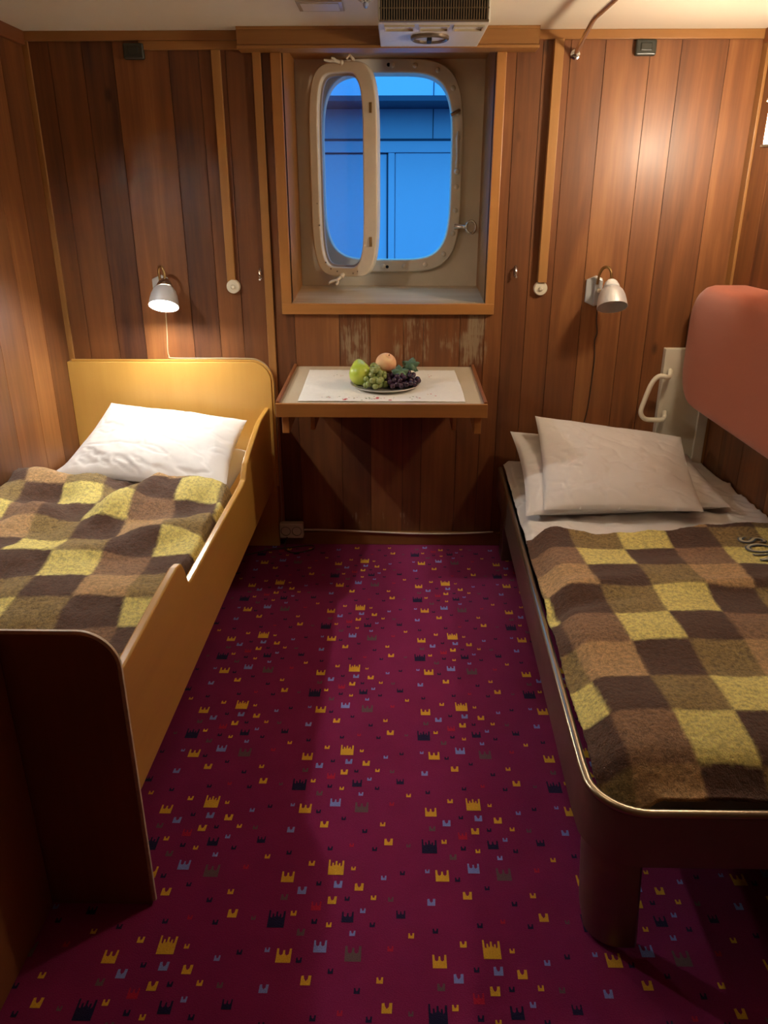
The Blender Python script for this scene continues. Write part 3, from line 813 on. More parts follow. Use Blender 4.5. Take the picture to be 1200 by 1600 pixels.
# sockets and cables
sx = -.487; sz = .083
sk = thing('power_socket', 'cream double power socket low on the wall below the table', 'socket', (sx, BY-.022, sz))
MB().box(sx-.055, sx+.055, BY-.06, BY-.022, sz-.036, sz+.036).build('housing', M_IVORY, sk, bevel=.004)
for dx in (-.026, .026):
    w = MB().lathe([(.021, .0), (.023, .002), (.021, .003), (.019, -.010), (.0001, -.011)], Matrix.Translation((sx+dx, BY-.0605, sz)) @ RY, 24).build('outlet', plain('socket_inner', (.22, .19, .13), .5), sk, smooth=40)
    for dz in (-.008, .008):
        MB().lathe([(.003, 0), (.0001, .0004)], Matrix.Translation((sx+dx+dz, BY-.0512, sz)) @ RY, 8).build('pin_hole', M_BLACK, w)
cord('wall_cable', 'white cable running along the back baseboard from the socket to the right bed',
     [(sx+.056, BY-.03, .078), (-.30, BY-.028, .076), (-.1, BY-.027, .067), (.1, BY-.027, .06), (.3, BY-.027, .062), (.46, BY-.027, .072)], .0045, M_CORDW)
cord('lamp_cord', 'thin dark cord hanging below the unlit right wall lamp',
     [at(934, 472, 1, BY-.006), at(932, 500, 1, BY-.004), at(933, 520, 1, BY-.005), at(929, 533, 1, BY-.004), at(929, 560, 1, BY-.005), at(924, 600, 1, BY-.004), at(918, 640, 1, BY-.005), at(912, 662, 1, BY-.004)], .0022, M_CORD)
cord('lamp_cord', 'thin pale cord from the lit left lamp down to and along the headboard top',
     [at(258, 472, 1, BY-.008), at(261, 520, 1, BY-.005), at(262, 546, 1, BY-.006), at(264, 556, 1, BY-.006), Vector((-.975, BY-.018, .881)), Vector((-.85, BY-.018, .880)), Vector((-.66, BY-.018, .880)), Vector((-.60, BY-.018, .872)), Vector((-.556, BY-.018, .835)),
      Vector((-.536, BY-.018, .76)), Vector((-.534, BY-.02, .60)), Vector((-.534, BY-.02, .35)), Vector((-.532, BY-.026, .16)), Vector((-.542, BY-.04, .10))], .0026, plain('cord_tan', (.42, .33, .2), .5))
cord('loose_cable', 'dark cable trailing over the carpet below the socket',
     [(sx-.02, BY-.064, .055), (sx-.03, BY-.09, .01), (sx+.02, BY-.13, .005), (sx+.10, BY-.09, .005), (sx+.09, BY-.05, .006), (sx+.0, BY-.07, .005), (sx-.1, BY-.1, .005), (sx-.2, BY-.16, .005)], .0028, M_CORD)

# ------------------------------------------------------------------ ceiling fittings
ux0, ux1 = -.066, .29; uy0, uy1 = 2.835, BY-.088
ac = thing('aircon_unit', 'cream ventilation unit with dark slatted grille on the ceiling above the window', 'air conditioner', ((ux0+ux1)/2, uy0+.15, CZ))
hs = MB().prism([(uy0, 2.034), (uy1, 2.04), (uy1, CZ), (uy0, CZ)], 0, ux0, ux1)
hs.build('housing', M_WHITEP, ac, bevel=.004)
MB().box(ux0+.008, ux1-.008, uy0-.006, uy0, 2.038, CZ, .5).build('grille_back', M_BLACK, ac)
g = MB()
n = 42
for i in range(n):
    x = ux0+.012 + (ux1-ux0-.024)*i/(n-1)
    g.box(x-.0018, x+.0018, uy0-.014, uy0-.004, 2.04, CZ)
g.box(ux0+.006, ux1-.006, uy0-.015, uy0-.004, 2.036, 2.041).box(ux0+.006, ux1-.006, uy0-.013, uy0-.008, 2.072, 2.075)
g.build('grille', M_GRILL, ac)
for i in range(3):
    a = ux0+.02 + i*.112; 
    fr_ = MB().ring([(a, uy0+.03), (a+.098, uy0+.03), (a+.098, uy0+.10), (a, uy0+.10)], [(a+.005, uy0+.034), (a+.093, uy0+.034), (a+.093, uy0+.096), (a+.005, uy0+.096)], 2.029, 2.036, axis=2)
    fr_.build('vent_recess', plain('vent_paint', (.58, .50, .34), .45), ac)
dc = Vector(((ux0+ux1)/2-.004, uy0+.225, 2.036))
MB().lathe([(.060, .004), (.066, .0), (.066, -.008), (.060, -.012), (.054, -.008), (.054, .0)], Matrix.Translation(dc), 40).build('dial_ring', M_BRONZE, ac, smooth=50)
MB().lathe([(.0001, -.004), (.054, -.004), (.054, .002)], Matrix.Translation(dc), 32).build('dial_face', M_WHITEP, ac)
MB().box(dc.x-.010, dc.x+.006, dc.y-.03, dc.y+.03, dc.z-.016, dc.z-.004).build('dial_knob', M_BLACK, ac, bevel=.002)
# label holder and hanging sprinkler
p = at(501, 12, 2, CZ-.006)
ph = thing('label_holder', 'small clear plastic holder stuck on the ceiling left of the ventilation unit', 'holder', (p.x, p.y, CZ))
MB().box(p.x-.075, p.x+.075, p.y-.075, p.y+.055, CZ-.006, CZ).build('holder_frame', plain('clear_plastic', (.55, .50, .42), .15, spec=.9), ph, bevel=.002)
MB().box(p.x-.062, p.x+.062, p.y-.06, p.y+.04, CZ-.008, CZ-.005).build('card', plain('card', (.74, .70, .62), .3), ph, bevel=.001)
p = at(571, 5, 2, CZ-.03)
spk = thing('sprinkler_head', 'small metal sprinkler head with a blue-grey bulb hanging from the ceiling', 'sprinkler', (p.x, p.y, CZ))
MB().lathe([(.0001, CZ), (.022, CZ), (.022, CZ-.006), (.010, CZ-.010), (.010, CZ-.024), (.0001, CZ-.024)], Matrix.Translation((p.x, p.y, 0)), 16).build('rosette', M_GREY, spk, smooth=40)
for k in range(8):
    a = 2*PI*k/8
    MB().tube([(p.x, p.y, CZ-.022), (p.x+.012*math.cos(a), p.y+.012*math.sin(a), CZ-.026), (p.x+.022*math.cos(a), p.y+.022*math.sin(a), CZ-.020)], .003, 6).build('petal', M_GREY, spk)
MB().sphere((p.x, p.y+.03, CZ-.026), .012, 14, 10, (.8, 2.6, .9)).build('glass_bulb', plain('blue_grey_glass', (.30, .33, .45), .12), spk, smooth=180)

# curtain rod from the wall above the right bed
rd = thing('ceiling_rod', 'chrome rod running from the back wall along the ceiling over the right side', 'rod', (.668, BY, 2.027))
MB().tube(sp([(.668, BY-.004, 2.027), (.664, BY-.05, 2.03), (.640, 3.02, 2.05), (.630, 2.88, 2.058), (.632, 2.7, 2.058), (.64, 1.2, 2.058), (.64, .2, 2.058)], 8), .0085, 12).build('tube', M_CHROME, rd, smooth=60)
MB().lathe([(.0001, 0), (.018, 0), (.018, .010), (.013, .012), (.013, .024), (.0001, .025)], Matrix.Translation((.668, BY, 2.027)) @ RY, 20).build('flange', M_CHROME, rd, smooth=40)
for y in (2.2, .6): MB().tube([(.64, y, 2.058), (.64, y, CZ)], .006, 8).build('hanger', M_CHROME, rd)

# ------------------------------------------------------------------ cushion and ivory panel on the right wall
def cushion():
    x0, x1 = 1.215, RX-.002
    y1, y0 = 3.325, .9; z0, z1 = .705, 1.205
    m = MB(); NU, NV = 130, 48
    R1 = .16
    yc, zc = (y0+y1)/2, (z0+z1)/2; hy, hz = (y1-y0)/2, (z1-z0)/2
    # outline, rounded rectangle, with domed front built from inset rings
    def outline(ins, k=160):
        out = []; r = max(.02, R1-ins); a_, b_ = hy-ins-r, hz-ins-r
        per = [(1, 1), (-1, 1), (-1, -1), (1, -1)]
        for qi, (sy, sz) in enumerate(per):
            for i in range(k//4):
                a = (qi + i/(k//4-1))*PI/2
                out.append((yc + sy*a_ + r*math.cos(a), zc + sz*b_ + r*math.sin(a)))
        return out
    prof = [(0, x1), (0, x0+.05), (.006, x0+.028), (.02, x0+.012), (.045, x0+.003), (.09, x0-.004), (.16, x0-.008), (.22, x0-.009)]
    rings = [outline(i) for i, _ in prof]
    K = len(rings[0])
    for (i_, xx), rg_ in zip(prof, rings):
        m.v += [Vector((xx, y, z)) for y, z in rg_]
    for a in range(len(prof)-1):
        for k in range(K):
            m.f.append([a*K+k, a*K+(k+1) % K, (a+1)*K+(k+1) % K, (a+1)*K+k]); m.t.append(.5); m.m.append(0)
    m.f.append([(len(prof)-1)*K+k for k in range(K)]); m.t.append(.5); m.m.append(0)
    m.f.append(list(range(K))[::-1]); m.t.append(.5); m.m.append(0)
    return m
cu = cushion().build('backrest_cushion', M_ORANGE, smooth=50)
tag(cu, 'long salmon-red upholstered backrest cushion mounted on the right wall', 'cushion'); origin(cu, (RX, 2.1, .95))
pn = thing('bracket_panel', 'ivory upright panel with a loop handle standing behind the right bed pillows', 'panel', (1.26, BY-.02, .45))
MB().box(1.150, 1.365, BY-.035, BY, .40, .93).build('board', M_PANELW, pn, bevel=.003)
MB().box(1.325, 1.368, BY-.05, BY-.035, .40, .80).build('edge_strip', M_PANELW, pn, bevel=.003)
hy_ = BY-.09
hp_ = [Vector((1.178, BY-.04, .838)), at(1045, 589, 1, hy_), at(1030, 588, 1, hy_), at(1018, 600, 1, hy_), at(1006, 628, 1, hy_), at(1001, 644, 1, hy_), at(1007, 654, 1, hy_), at(1020, 656, 1, hy_), at(1036, 655, 1, hy_-.0), Vector((1.178, BY-.04, .655))]
MB().tube(sp(hp_, 6), .0105, 10).build('handle', M_IVORY, pn, smooth=60)

# ------------------------------------------------------------------ textiles helpers
def fbm(x, y, s, o=3, seed=0.0):
    return noise.fractal(Vector((x*s+seed, y*s-seed, seed*.7)), 1.0, 2.0, o)

def pillow_mb(TL, TR, BL, BR, thick, seed, nrm, pinch=.03, nu=90, nv=64, wr=.010, sag=0.0):
    TL, TR, BL, BR = map(Vector, (TL, TR, BL, BR)); nrm = Vector(nrm).normalized()
    m = MB()
    def surf(side):
        def fn(u, v):
            a, b = 2*u-1, 2*v-1
            # pinch: edges pulled in between the corners
            uu = .5 + .5*a*(1 - pinch*(1-b*b)); vv = .5 + .5*b*(1 - pinch*(1-a*a))
            p = (BL*(1-uu)+BR*uu)*(1-vv) + (TL*(1-uu)+TR*uu)*vv
            e = max(0, (1-abs(a)**2.6))**.55 * max(0, (1-abs(b)**2.6))**.55
            env = min(1, 5*min(1-abs(a), 1-abs(b)) + .0)
            w = wr*(fbm(u*1.0, v*.75, 3.4, 4, seed) + .9*(.5-abs(fbm(u+.35*v, v-.6*u, 2.6, 2, seed+5)))) * (.25+.75*env)
            crease = .5*wr*(1-min(1, abs(fbm(u*.8+v*.5, v, 6.0, 3, seed+9))*5))*env
            return p + nrm*(side*thick*e*(.5) + (w - crease)*(1 if side > 0 else .3) - sag*(1-a*a)*(1-b*b))
        return fn
    m.grid(surf(1), nu, nv); m.grid(surf(-1), nu, nv)
    return m

PAL = {'Y': (.90, .79, .25, 0.0), 'D': (.105, .047, .025, 0.0), 'O': (.36, .25, .085, 1.0), 'B': (.34, .19, .095, .8), 'T': (.60, .38, .17, .3)}
def softcol(fn, co):
    c = [0, 0, 0, 0]
    for dx, dy in ((-.0028, -.001), (.0010, -.0028), (.0028, .001), (-.0010, .0028)):
        q = PAL[fn(co.x+dx, co.y+dy)]
        for k in range(4): c[k] += q[k]/4
    return c
def blanket(name, label, zf, x0, x1, y0, y1, edge, cellfn, res=.0058, grp=None, fuzz=.0016):
    nu = int((x1-x0)/res); nv = int((y1-y0)/res)
    m = MB(); cols = []
    def fn(u, v):
        x = x0 + (x1-x0)*u
        ya, yb = edge(x)
        y = ya + (yb-ya)*v
        z = zf(x, y, u, v)
        z += fuzz*noise.noise(Vector((x*170, y*110, 0))) + fuzz*.7*noise.noise(Vector((x*60, y*60, 3)))
        xx = x + .0030*noise.noise(Vector((x*110, y*110, 7))); yy = y + .0030*noise.noise(Vector((x*110, y*110, 9)))
        return Vector((xx, yy, z))
    m.grid(fn, nu, nv)
    o = m.build(name, M_BLANKET, smooth=180, merge=False)
    me = o.data
    ca = me.color_attributes.new('check', 'FLOAT_COLOR', 'POINT')
    for i_, v_ in enumerate(me.vertices): ca.data[i_].color = softcol(cellfn, v_.co)
    s_ = o.modifiers.new('thick', 'SOLIDIFY'); s_.thickness = .008; s_.offset = -1
    tag(o, label, 'blanket', grp)
    return o

# ------------------------------------------------------------------ left bed
RXO = -.557; RXI = -.579
lb = thing('wooden_bed', 'wooden bed with yellow veneer headboard and notched side board along the left wall', 'bed', (-1.0, 2.3, 0))
# headboard with one rounded corner
hb = [(LX+.001, .0), (-.546, .0)]
cr, hx, hz_ = .085, -.546, .868
hb += [(hx-cr + cr*math.cos(a), hz_-cr + cr*math.sin(a)) for a in [PI/2*k/10 for k in range(11)]]
hb += [(LX+.001, hz_)]
MB().prism(hb, 1, BY-.045, BY-.014, .55).build('headboard', M_BEDH, lb, bevel=.002)
rim = [(hx, .3)] + [(hx-cr + cr*math.cos(a), hz_-cr + cr*math.sin(a)) for a in [PI/2*k/10 for k in range(11)]] + [(LX+.02, hz_)]
MB().tube([(x, BY-.0295, z) for x, z in rim], .0065, 8, flat=2.2).build('headboard_edging', M_BEDH, lb, smooth=60)
# side board
pr = [(1.32, .30), (3.30, .30), (3.30, .672), (3.09, .672), (3.03, .664), (2.78, .612), (2.735, .60), (2.70, .575), (2.68, .553), (2.64, .548), (1.865, .548), (1.845, .556), (1.825, .60), (1.80, .632), (1.76, .64), (1.70, .638), (1.34, .618), (1.32, .616)]
MB().prism(pr, 0, RXI, RXO, .5).build('side_board', M_BEDR, lb, bevel=.005, seg=3)
# footboard
ftx = -.556; fz = .713; cr = .075
fb = [(LX+.012, .0), (ftx, .0), (ftx, fz-cr)] + [(ftx-cr + cr*math.cos(a), fz-cr + cr*math.sin(a)) for a in [PI/2*k/10 for k in range(1, 11)]] + [(LX+.012, fz)]
MB().prism(fb, 1, 1.302, 1.322, .45).build('footboard', M_BEDF, lb, bevel=.001)
edge_path = [(ftx, .01), (ftx, fz-cr)] + [(ftx-cr + cr*math.cos(a), fz-cr + cr*math.sin(a)) for a in [PI/2*k/10 for k in range(1, 11)]] + [(LX+.02, fz)]
MB().tube([(x, 1.312, z) for x, z in edge_path], .0065, 8, flat=1.9).build('footboard_edging', M_EDGE, lb, smooth=60)
MB().box(LX+.012, RXI, 1.33, BY-.05, .36, .40, .6).build('bed_base', M_BEDR, lb)
# the pale board under the pillow end
MB().box(RXI-.05, RXI-.002, 2.3, BY-.05, .40, .50, .7).build('inner_ledge', M_BEDH, lb, bevel=.002)

# mattress and sheet
mt = MB()
def mleft(u, v):
    x = -1.41 + (RXI-.055+1.41)*u; y = 1.345 + (3.29-1.345)*v
    ed = min(1, 12*min(u, 1-u))*min(1, 24*min(v, 1-v))
    z = .465 + .045*ed**.5 + .006*fbm(x, y, 6, 3, 2.0)
    return Vector((x, y, z))
mt.grid(mleft, 80, 150)
mt.box(-1.41, RXI-.055, 1.345, 3.29, .40, .468)
mo = mt.build('mattress', M_SHEET, smooth=60, merge=False); tag(mo, 'sheeted white mattress of the left wooden bed', 'mattress'); origin(mo, (-1.0, 2.3, .40))

def smst(a, b, x):
    t = max(0, min(1, (x-a)/(b-a))); return t*t*(3-2*t)
def zleft(x, y, u, v):
    z = .548
    z += .022*fbm(x+.3*y, y, 3.6, 3, 11.0)
    # folds running across
    z += .016*math.sin((y*1.0 + .35*x + .05*math.sin(6*x))*24)*smst(.35, 1.0, v)*(.5+.5*math.sin(5*x+2))
    z += .017*math.sin((y*.9 - .55*x)*19 + 2.0*fbm(x, y, 3, 2, 4.0))*(.35+.65*math.sin(3.0*y+1)**2)
    # bunched top edge
    z += .045*smst(.80, .95, v)*(.6+.6*noise.noise(Vector((x*6.5, 1.3, 2))))
    z += .03*math.exp(-((x+.93-.35*(y-2.45))/.05)**2)*smst(2.15, 2.4, y)
    z -= .03*math.exp(-((x+1.02-.35*(y-2.5))/.05)**2)*smst(2.3, 2.5, y)
    # round off the borders
    z -= .055*(1-smst(0, .035, 1-u)) + .05*(1-smst(0, .03, v)) + .075*(1-smst(0, .022, 1-v)**.7)
    z += .02*(1-smst(0, .18, u))
    return max(z, .512)
def eleft(x):
    return 1.335, 2.73 - .09*smst(-1.2, -.6, x) + .035*noise.noise(Vector((x*6, 0, 5))) + .02*noise.noise(Vector((x*15, 0, 8)))
LP = [['O', 'D', 'Y'], ['Y', 'B', 'D'], ['D', 'T', 'O']]
def cleft(x, y):
    w = .012*noise.noise(Vector((x*5, y*5, 0)))
    xr = x + .087*(y-2.18) + w*1.2; yr = y - .04*(x+.8) + w
    i = math.floor((xr + .875)/.143) + 1
    j = math.floor((2.185 - yr)/.143)
    return LP[j % 3][i % 3]
bl = blanket('blanket', 'fluffy rumpled brown and yellow checked blanket on the left wooden bed', zleft, -1.405, RXI-.004, 0, 1, eleft, cleft, .0058, 'checked wool blankets', .0026)
origin(bl, (-1.0, 2.0, .5))

# left pillow
P_TL, P_TR = at(174, 630, 1, 3.24), at(386, 657, 1, 3.22)
P_BL, P_BR = at(88, 742, 2, .545), at(352, 772, 2, .535)
pw = pillow_mb(P_TL, P_TR, P_BL, P_BR, .13, 3.3, (0, -.45, .9), .05, 110, 80, .010)
po = pw.build('pillow', M_SHEET, smooth=180); tag(po, 'crumpled white pillow leaning on the yellow headboard', 'pillow', 'white pillows'); origin(po, (P_BL+P_BR)/2)
# sheet edge peeping out at the wall
se_ = MB().grid(lambda u, v: Vector((-1.40+.30*u, 2.62+.22*v, .52 + .05*math.sin(PI*min(1, v*1.2+.1))*(1-u)**.5 + .01*fbm(u*2, v*2, 2, 3, 1))), 40, 30)
sho = se_.build('folded_sheet', M_SHEET, smooth=180); tag(sho, 'white sheet edge peeping out beside the left wall above the checked blanket', 'sheet'); origin(sho, (-1.25, 2.7, .5))
sm_ = sho.modifiers.new('thick', 'SOLIDIFY'); sm_.thickness = .003

# ------------------------------------------------------------------ right bed
rb = thing('metal_bed', 'bronzed metal-framed bed with rounded front corner along the right wall', 'bed', (.9, 2.2, 0))
ZT = .392; ZB = .262
def edge_x(y): return .391 + (y-1.30)*.036
# frame path: far end to near corner to right wall
path = [(edge_x(y), y) for y in (3.31, 3.0, 2.6, 2.2, 1.8, 1.5, 1.33)]
cxr, cyr, rr_ = edge_x(1.3)+.115, 1.292, .115
path += [(cxr - rr_*math.cos(a), cyr - rr_*math.sin(a)) for a in [PI/2*k/10 for k in range(1, 11)]]
path += [(.62, 1.177), (.9, 1.177), (1.2, 1.177), (RX-.003, 1.177)]
def sweep(path, prof, name, mat, parent, bevel=0):
    """prof: closed (offset towards the inside, z) section swept along path"""
    m = MB(); n = len(path); k = len(prof); vs = []
    for i, p in enumerate(path):
        a = path[max(0, i-1)]; b = path[min(n-1, i+1)]
        d = Vector((b[0]-a[0], b[1]-a[1])).normalized(); nrm = Vector((-d.y, d.x))
        for o_, z in prof: vs.append(Vector((p[0]+nrm.x*o_, p[1]+nrm.y*o_, z)))
    fs = []
    for i in range(n-1):
        for j in range(k):
            fs.append((i*k+j, i*k+(j+1) % k, (i+1)*k+(j+1) % k, (i+1)*k+j))
    fs.append(list(range(k))[::-1]); fs.append([(n-1)*k+j for j in range(k)])
    m.add(vs, fs)
    return m.build(name, mat, parent, smooth=40)
sweep(path, [(0, ZB), (0.0, ZT-.01), (.002, ZT-.003), (.006, ZT-.002), (.018, ZT-.002), (.018, ZB)], 'side_rail', M_BRONZE, rb)
rimp = [(.009 + .0105*math.cos(a), ZT + .0085*math.sin(a)) for a in [2*PI*k/12 for k in range(12)]]
sweep(path, rimp, 'rail_rim', M_BRONZEE, rb)
MB().box(edge_x(1.3)+.09, RX-.002, 1.21, 3.31, .29, .33).build('bed_base', M_BLACK, rb)
# leg: a curved metal plate continuing the corner down to the carpet
def bed_leg(y_shift, flip, name='leg'):
    m = MB(); k = 14; vs = []; lv = 10
    for t in range(2):
        for j in range(lv+1):
            h = j/lv
            for i in range(k+1):
                s_ = i/k
                # runs from the side, round the corner, along the front
                L1 = .035; 
                a = PI/2*min(1, max(0, (s_-.22)/.5))
                rad = rr_*.62
                x = edge_x(1.3)+.012 + rad - rad*math.cos(a) + max(0, s_-.72)*.10
                y = 1.192 + rad - rad*math.sin(a) + max(0, .22-s_)*.12
                z = ZB*(1-h) + .012*h
                inset = .018*h
                x += inset; y += inset*.3
                if t: x += .006; y += .006
                if j >= lv-3 and s_ < .25: z = max(z, .02+.05*(1-s_/.25)*((j-lv+3)/3))
                vs.append(Vector((x, y + y_shift, z)))
    W_ = k+1; o = (lv+1)*W_; fs = []
    for j in range(lv):
        for i in range(k):
            a = j*W_+i
            fs.append((a, a+1, a+W_+1, a+W_)); fs.append((o+a, o+a+W_, o+a+W_+1, o+a+1))
    for i in range(k):
        fs.append((i, o+i, o+i+1, i+1)); b0 = lv*W_+i; fs.append((b0, b0+1, o+b0+1, o+b0))
    for j in range(lv):
        a = j*W_; fs.append((a, a+W_, o+a+W_, o+a)); a += k; fs.append((a, o+a, o+a+W_, a+W_))
    m.add(vs, fs)
    return m.build(name, M_BRONZE, rb, smooth=45)
bed_leg(0, False)
MB().box(edge_x(3.2)+.02, edge_x(3.2)+.10, 3.16, 3.25, 0, ZB+.01).build('leg', M_BRONZE, rb, bevel=.004)
for y in (1.26, 3.16): MB().box(1.25, 1.33, y, y+.09, 0, ZB+.04).build('leg', M_BRONZE, rb, bevel=.004)

mr = MB()
def inset_path(d):
    out = []
    for i, p in enumerate(path):
        a = path[max(0, i-1)]; b = path[min(len(path)-1, i+1)]
        dd = Vector((b[0]-a[0], b[1]-a[1])).normalized(); out.append((p[0]-dd.y*d, p[1]+dd.x*d))
    return out
pin = inset_path(.055)
poly = pin[:-1] + [(RX-.004, pin[-1][1]), (RX-.004, 3.33), (pin[0][0], 3.33)]
mr.prism(poly, 2, .335, .405)
mro = mr.build('mattress', M_SHEET, smooth=50, bevel=.02, seg=4); tag(mro, 'white sheeted mattress of the right metal bed', 'mattress'); origin(mro, (.9, 2.3, .335))
# loose sheet over the pillow half
def shr(u, v):
    y = 2.445 + (3.325-2.445)*v; xa = edge_x(y)+.023
    x = xa + (RX-.008-xa)*u
    z = .424 + .010*fbm(x, y, 7, 3, 6.0) + .010*(1-min(1, abs(fbm(x+.5*y, y, 7, 2, 8.))*4)) - .02*(1-smst(0, .03, u))
    z += .0*(1-smst(0, .3, v)); z += .02*(smst(.90, 1.0, u))*smst(.4, 0, v)
    return Vector((x, y, z))
sr = MB().grid(shr, 150, 110).build('bed_sheet', M_SHEET, smooth=180, merge=False); tag(sr, 'white wrinkled sheet turned down over the checked blanket of the right bed', 'sheet'); origin(sr, (.9, 2.8, .436))
sm_ = sr.modifiers.new('thick', 'SOLIDIFY'); sm_.thickness = .004; sm_.offset = -1

def zright(x, y, u, v):
    z = .462 + .014*fbm(x, y, 3.2, 3, 21.)
    z += .006*math.sin((y+.25*math.sin(2.2*x+.5)*.3)*2*PI/.36 + 1.2*x)
    z += .018*math.exp(-((y-2.02-.25*(x-.5))/.045)**2)*smst(.95, .45, x)
    z -= .012*math.exp(-((y-1.93-.2*(x-.5))/.03)**2)*smst(.8, .45, x)
    z += .012*math.exp(-((y-2.04-.05*(x-.9))/.03)**2)*smst(.7, .95, x)
    z += .010*math.exp(-((y-1.52)/.06)**2)*smst(.6, .9, x)
    d = u*(RX-.01-edge_x(y))
    z -= .052*(1-smst(0, .09, d))**1.5
    z -= .048*(1-smst(0, .09, v))**1.5 + .012*(1-smst(0, .012, 1-v))
    return z
NX = 0
def blanket_right():
    res = .0058
    m = MB()
    y0, y1 = 1.205, 2.47
    nu = int(.98/res); nv = int((y1-y0)/res)
    def fn(u, v):
        yb = y1 + .03*noise.noise(Vector((u*5, 0, 2))) + .012*noise.noise(Vector((u*14, 0, 4)))+.07*smst(.45, 1, u) - .03*math.exp(-((u-.3)/.12)**2)
        y = y0 + (yb-y0)*v
        # near-left corner rounded to follow the frame
        xa = edge_x(y) + .024
        cy = 1.292; r = .095
        xa_c = xa
        if y < cy:
            dy = min(1, (cy-y)/r); xa_c = edge_x(1.3)+.024 + r*(1-math.sqrt(max(0, 1-dy*dy)))
        x = xa_c + (RX-.010-xa_c)*u
        z = zright(x, y, u, v)
        z += .0014*noise.noise(Vector((x*170, y*110, 0))) + .001*noise.noise(Vector((x*60, y*60, 3)))
        return Vector((x + .002*noise.noise(Vector((x*90, y*90, 7))), y + .002*noise.noise(Vector((x*90, y*90, 9))), z))
    m.grid(fn, nu, nv)
    o = m.build('blanket', M_BLANKET, smooth=180, merge=False)
    me = o.data; ca = me.color_attributes.new('check', 'FLOAT_COLOR', 'POINT')
    RP = [['Y', 'D', 'O'], ['D', 'B', 'Y'], ['O', 'T', 'D']]
    def cright(x, y):
        w = .010*noise.noise(Vector((x*4, y*4, 0))); t_ = (2.46-y)/1.08
        i = math.floor((x+w-.435-.043*t_)/(.162-.028*t_))+1; j = math.floor((2.475-y-w)/.1515)
        return RP[j % 3][i % 3]
    for i_, v_ in enumerate(me.vertices): ca.data[i_].color = softcol(cright, v_.co)
    s_ = o.modifiers.new('thick', 'SOLIDIFY'); s_.thickness = .008; s_.offset = -1
    tag(o, 'flat brown and yellow checked blanket with stitched letters on the right metal bed', 'blanket', 'checked wool blankets')
    origin(o, (.9, 1.9, .44))
    return o
brt = blanket_right()
# stitched letters, turned sideways, partly cut off by the picture edge
def letters(txt, size, off, dz, mat, name, parent):
    cu_ = bpy.data.curves.new('tmp_text', 'FONT'); cu_.body = txt; cu_.size = size; cu_.space_character = 1.12; cu_.offset = off
    to = bpy.data.objects.new('tmp_text', cu_); C.objects.link(to)
    dg = bpy.context.evaluated_depsgraph_get(); me = bpy.data.meshes.new_from_object(to.evaluated_get(dg))
    bpy.data.objects.remove(to)
    bm = bmesh.new(); bm.from_mesh(me)
    bmesh.ops.triangulate(bm, faces=bm.faces)
    bmesh.ops.subdivide_edges(bm, edges=bm.edges, cuts=2, use_grid_fill=True)
    m = MB(); X0, Y0 = 1.150, 2.39
    for v in bm.verts:
        x = X0 + v.co.y; y = Y0 - v.co.x*.72
        u = (x - edge_x(y) - .024)/(RX-.010-edge_x(y)-.024); vv = (y-1.205)/(2.55-1.205)
        m.v.append(Vector((x, y, zright(x, y, u, min(.9, vv)) + dz)))
    for f in bm.faces: m.f.append([v.index for v in f.verts]); m.t.append(.5); m.m.append(0)
    bm.free(); bpy.data.meshes.remove(me)
    return m.build(name, mat, parent, merge=False)
l1 = letters('SON', .125, .004, .004, plain('thread_slate', (.16, .19, .22), .9), 'letter_outline', brt)
l2 = letters('SON', .125, -.0012, .0055, plain('thread_cream', (.62, .58, .40), .9), 'letter_fill', brt)

# right pillows
f_TL, f_TR = at(836, 650, 1, 3.20), at(1064, 683, 1, 3.22)
f_BL, f_BR = at(850, 797, 2, .475), at(1100, 800, 2, .475)
pf = pillow_mb(f_TL, f_TR, f_BL, f_BR, .12, 7.1, (-.05, -.5, .86), .035, 110, 84, .010)
pfo = pf.build('pillow', M_SHEET, smooth=180); tag(pfo, 'large smooth white pillow in front, on the right bed', 'pillow', 'white pillows'); origin(pfo, (f_BL+f_BR)/2)
b_TL, b_TR = at(797, 674, 1, 3.29), at(1075, 712, 1, 3.30)
b_BL, b_BR = at(822, 806, 2, .455), at(1143, 792, 2, .462)
pb = pillow_mb(b_TL, b_TR, b_BL, b_BR, .16, 12.7, (0, -.35, .94), .05, 100, 76, .012, .02)
pbo = pb.build('pillow', M_SHEET, smooth=180); tag(pbo, 'flatter white pillow lying underneath the front pillow on the right bed', 'pillow', 'white pillows'); origin(pbo, (b_BL+b_BR)/2)

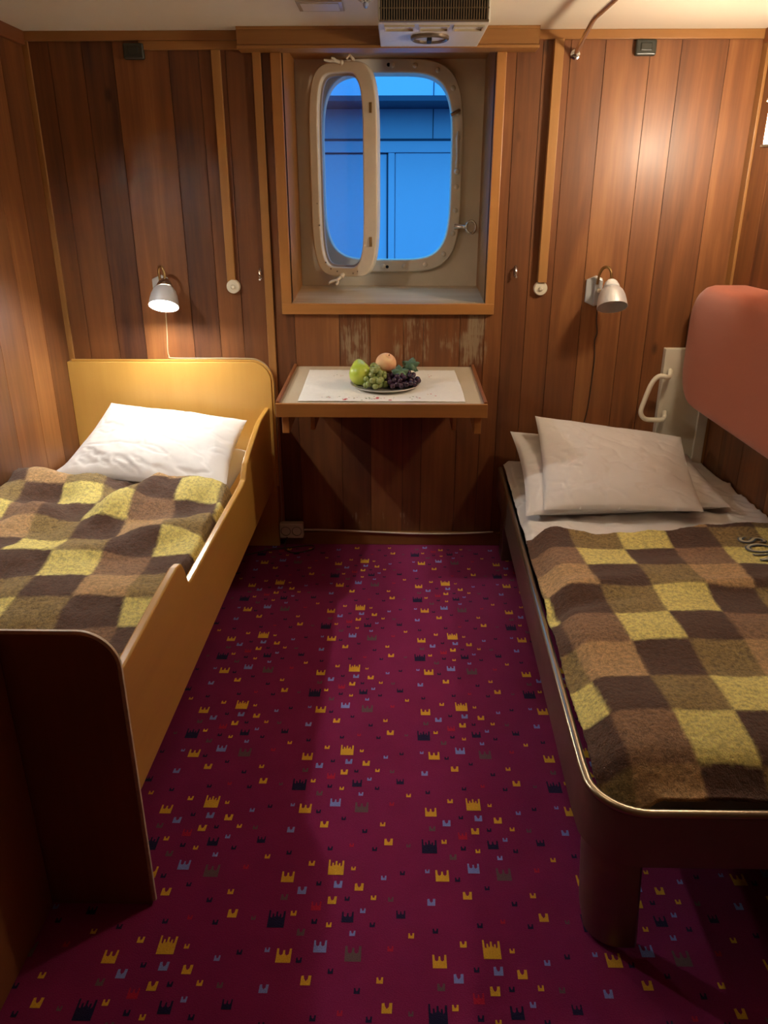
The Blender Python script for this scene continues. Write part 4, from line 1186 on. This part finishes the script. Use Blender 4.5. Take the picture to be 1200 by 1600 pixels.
# ------------------------------------------------------------------ wardrobe at the near left
wd = thing('wardrobe', 'tall wooden wardrobe side at the near left touching the footboard', 'wardrobe', (-1.1, .8, 0))
WX = -.785
MB().box(LX+.012, WX-.018, .35, 1.296, .0, 2.05, .4).build('carcass', M_BEDF, wd)
MB().box(WX-.018, WX, .35, 1.298, .0, 2.05, .62).build('side_panel', M_BEDF, wd, bevel=.002)

# ------------------------------------------------------------------ world and camera
w = bpy.data.worlds.new('evening_sky'); bpy.context.scene.world = w; w.use_nodes = True
bg = w.node_tree.nodes['Background']; bg.inputs[0].default_value = (0.07, 0.42, 1.0, 1); bg.inputs[1].default_value = 0.70
wt = w.node_tree
wg = wt.nodes.new('ShaderNodeTexCoord'); wsx = wt.nodes.new('ShaderNodeSeparateXYZ'); wt.links.new(wg.outputs['Generated'], wsx.inputs[0])
wr = wt.nodes.new('ShaderNodeValToRGB'); wt.links.new(wsx.outputs[2], wr.inputs[0])
wr.color_ramp.elements[0].position = 0.0; wr.color_ramp.elements[0].color = (0.006, 0.035, 0.12, 1)
wr.color_ramp.elements[1].position = 0.04; wr.color_ramp.elements[1].color = (0.055, 0.42, 0.95, 1)
wt.links.new(wr.outputs[0], bg.inputs[0])
# added fill light, an unseen opal dome on the ceiling above the view
cl = thing('added_fill_light', 'added fill light, a round opal dome over the middle of the carpet', 'lamp', (.0, 1.8, CZ))
MB().lathe([(.0001, CZ), (.13, CZ), (.13, CZ-.015), (.0001, CZ-.015)], Matrix.Translation((.0, 1.8, 0)), 32).build('fill_base', M_BRASS, cl, smooth=40)
MB().lathe([(.12, CZ-.015), (.115, CZ-.045), (.08, CZ-.07), (.0001, CZ-.08)], Matrix.Translation((.0, 1.8, 0)), 32).build('fill_dome', emis('fill_glow', (1.0, .78, .52), 3.0), cl, smooth=60)

cam = bpy.data.cameras.new('camera'); co = bpy.data.objects.new('camera', cam); C.objects.link(co)
co.location = CAM
co.matrix_world = Matrix.Translation(CAM) @ Matrix((RT, UP, -FW)).transposed().to_4x4()
cam.sensor_fit = 'VERTICAL'; cam.sensor_height = 36.0; cam.lens = 36.0*FPX/1600; cam.clip_start = .02
bpy.context.scene.camera = co
vs = bpy.context.scene.view_settings
vs.view_transform = 'Standard'; vs.look = 'None'; vs.gamma = 1.0; vs.use_curve_mapping = False
vs.exposure = 2.2
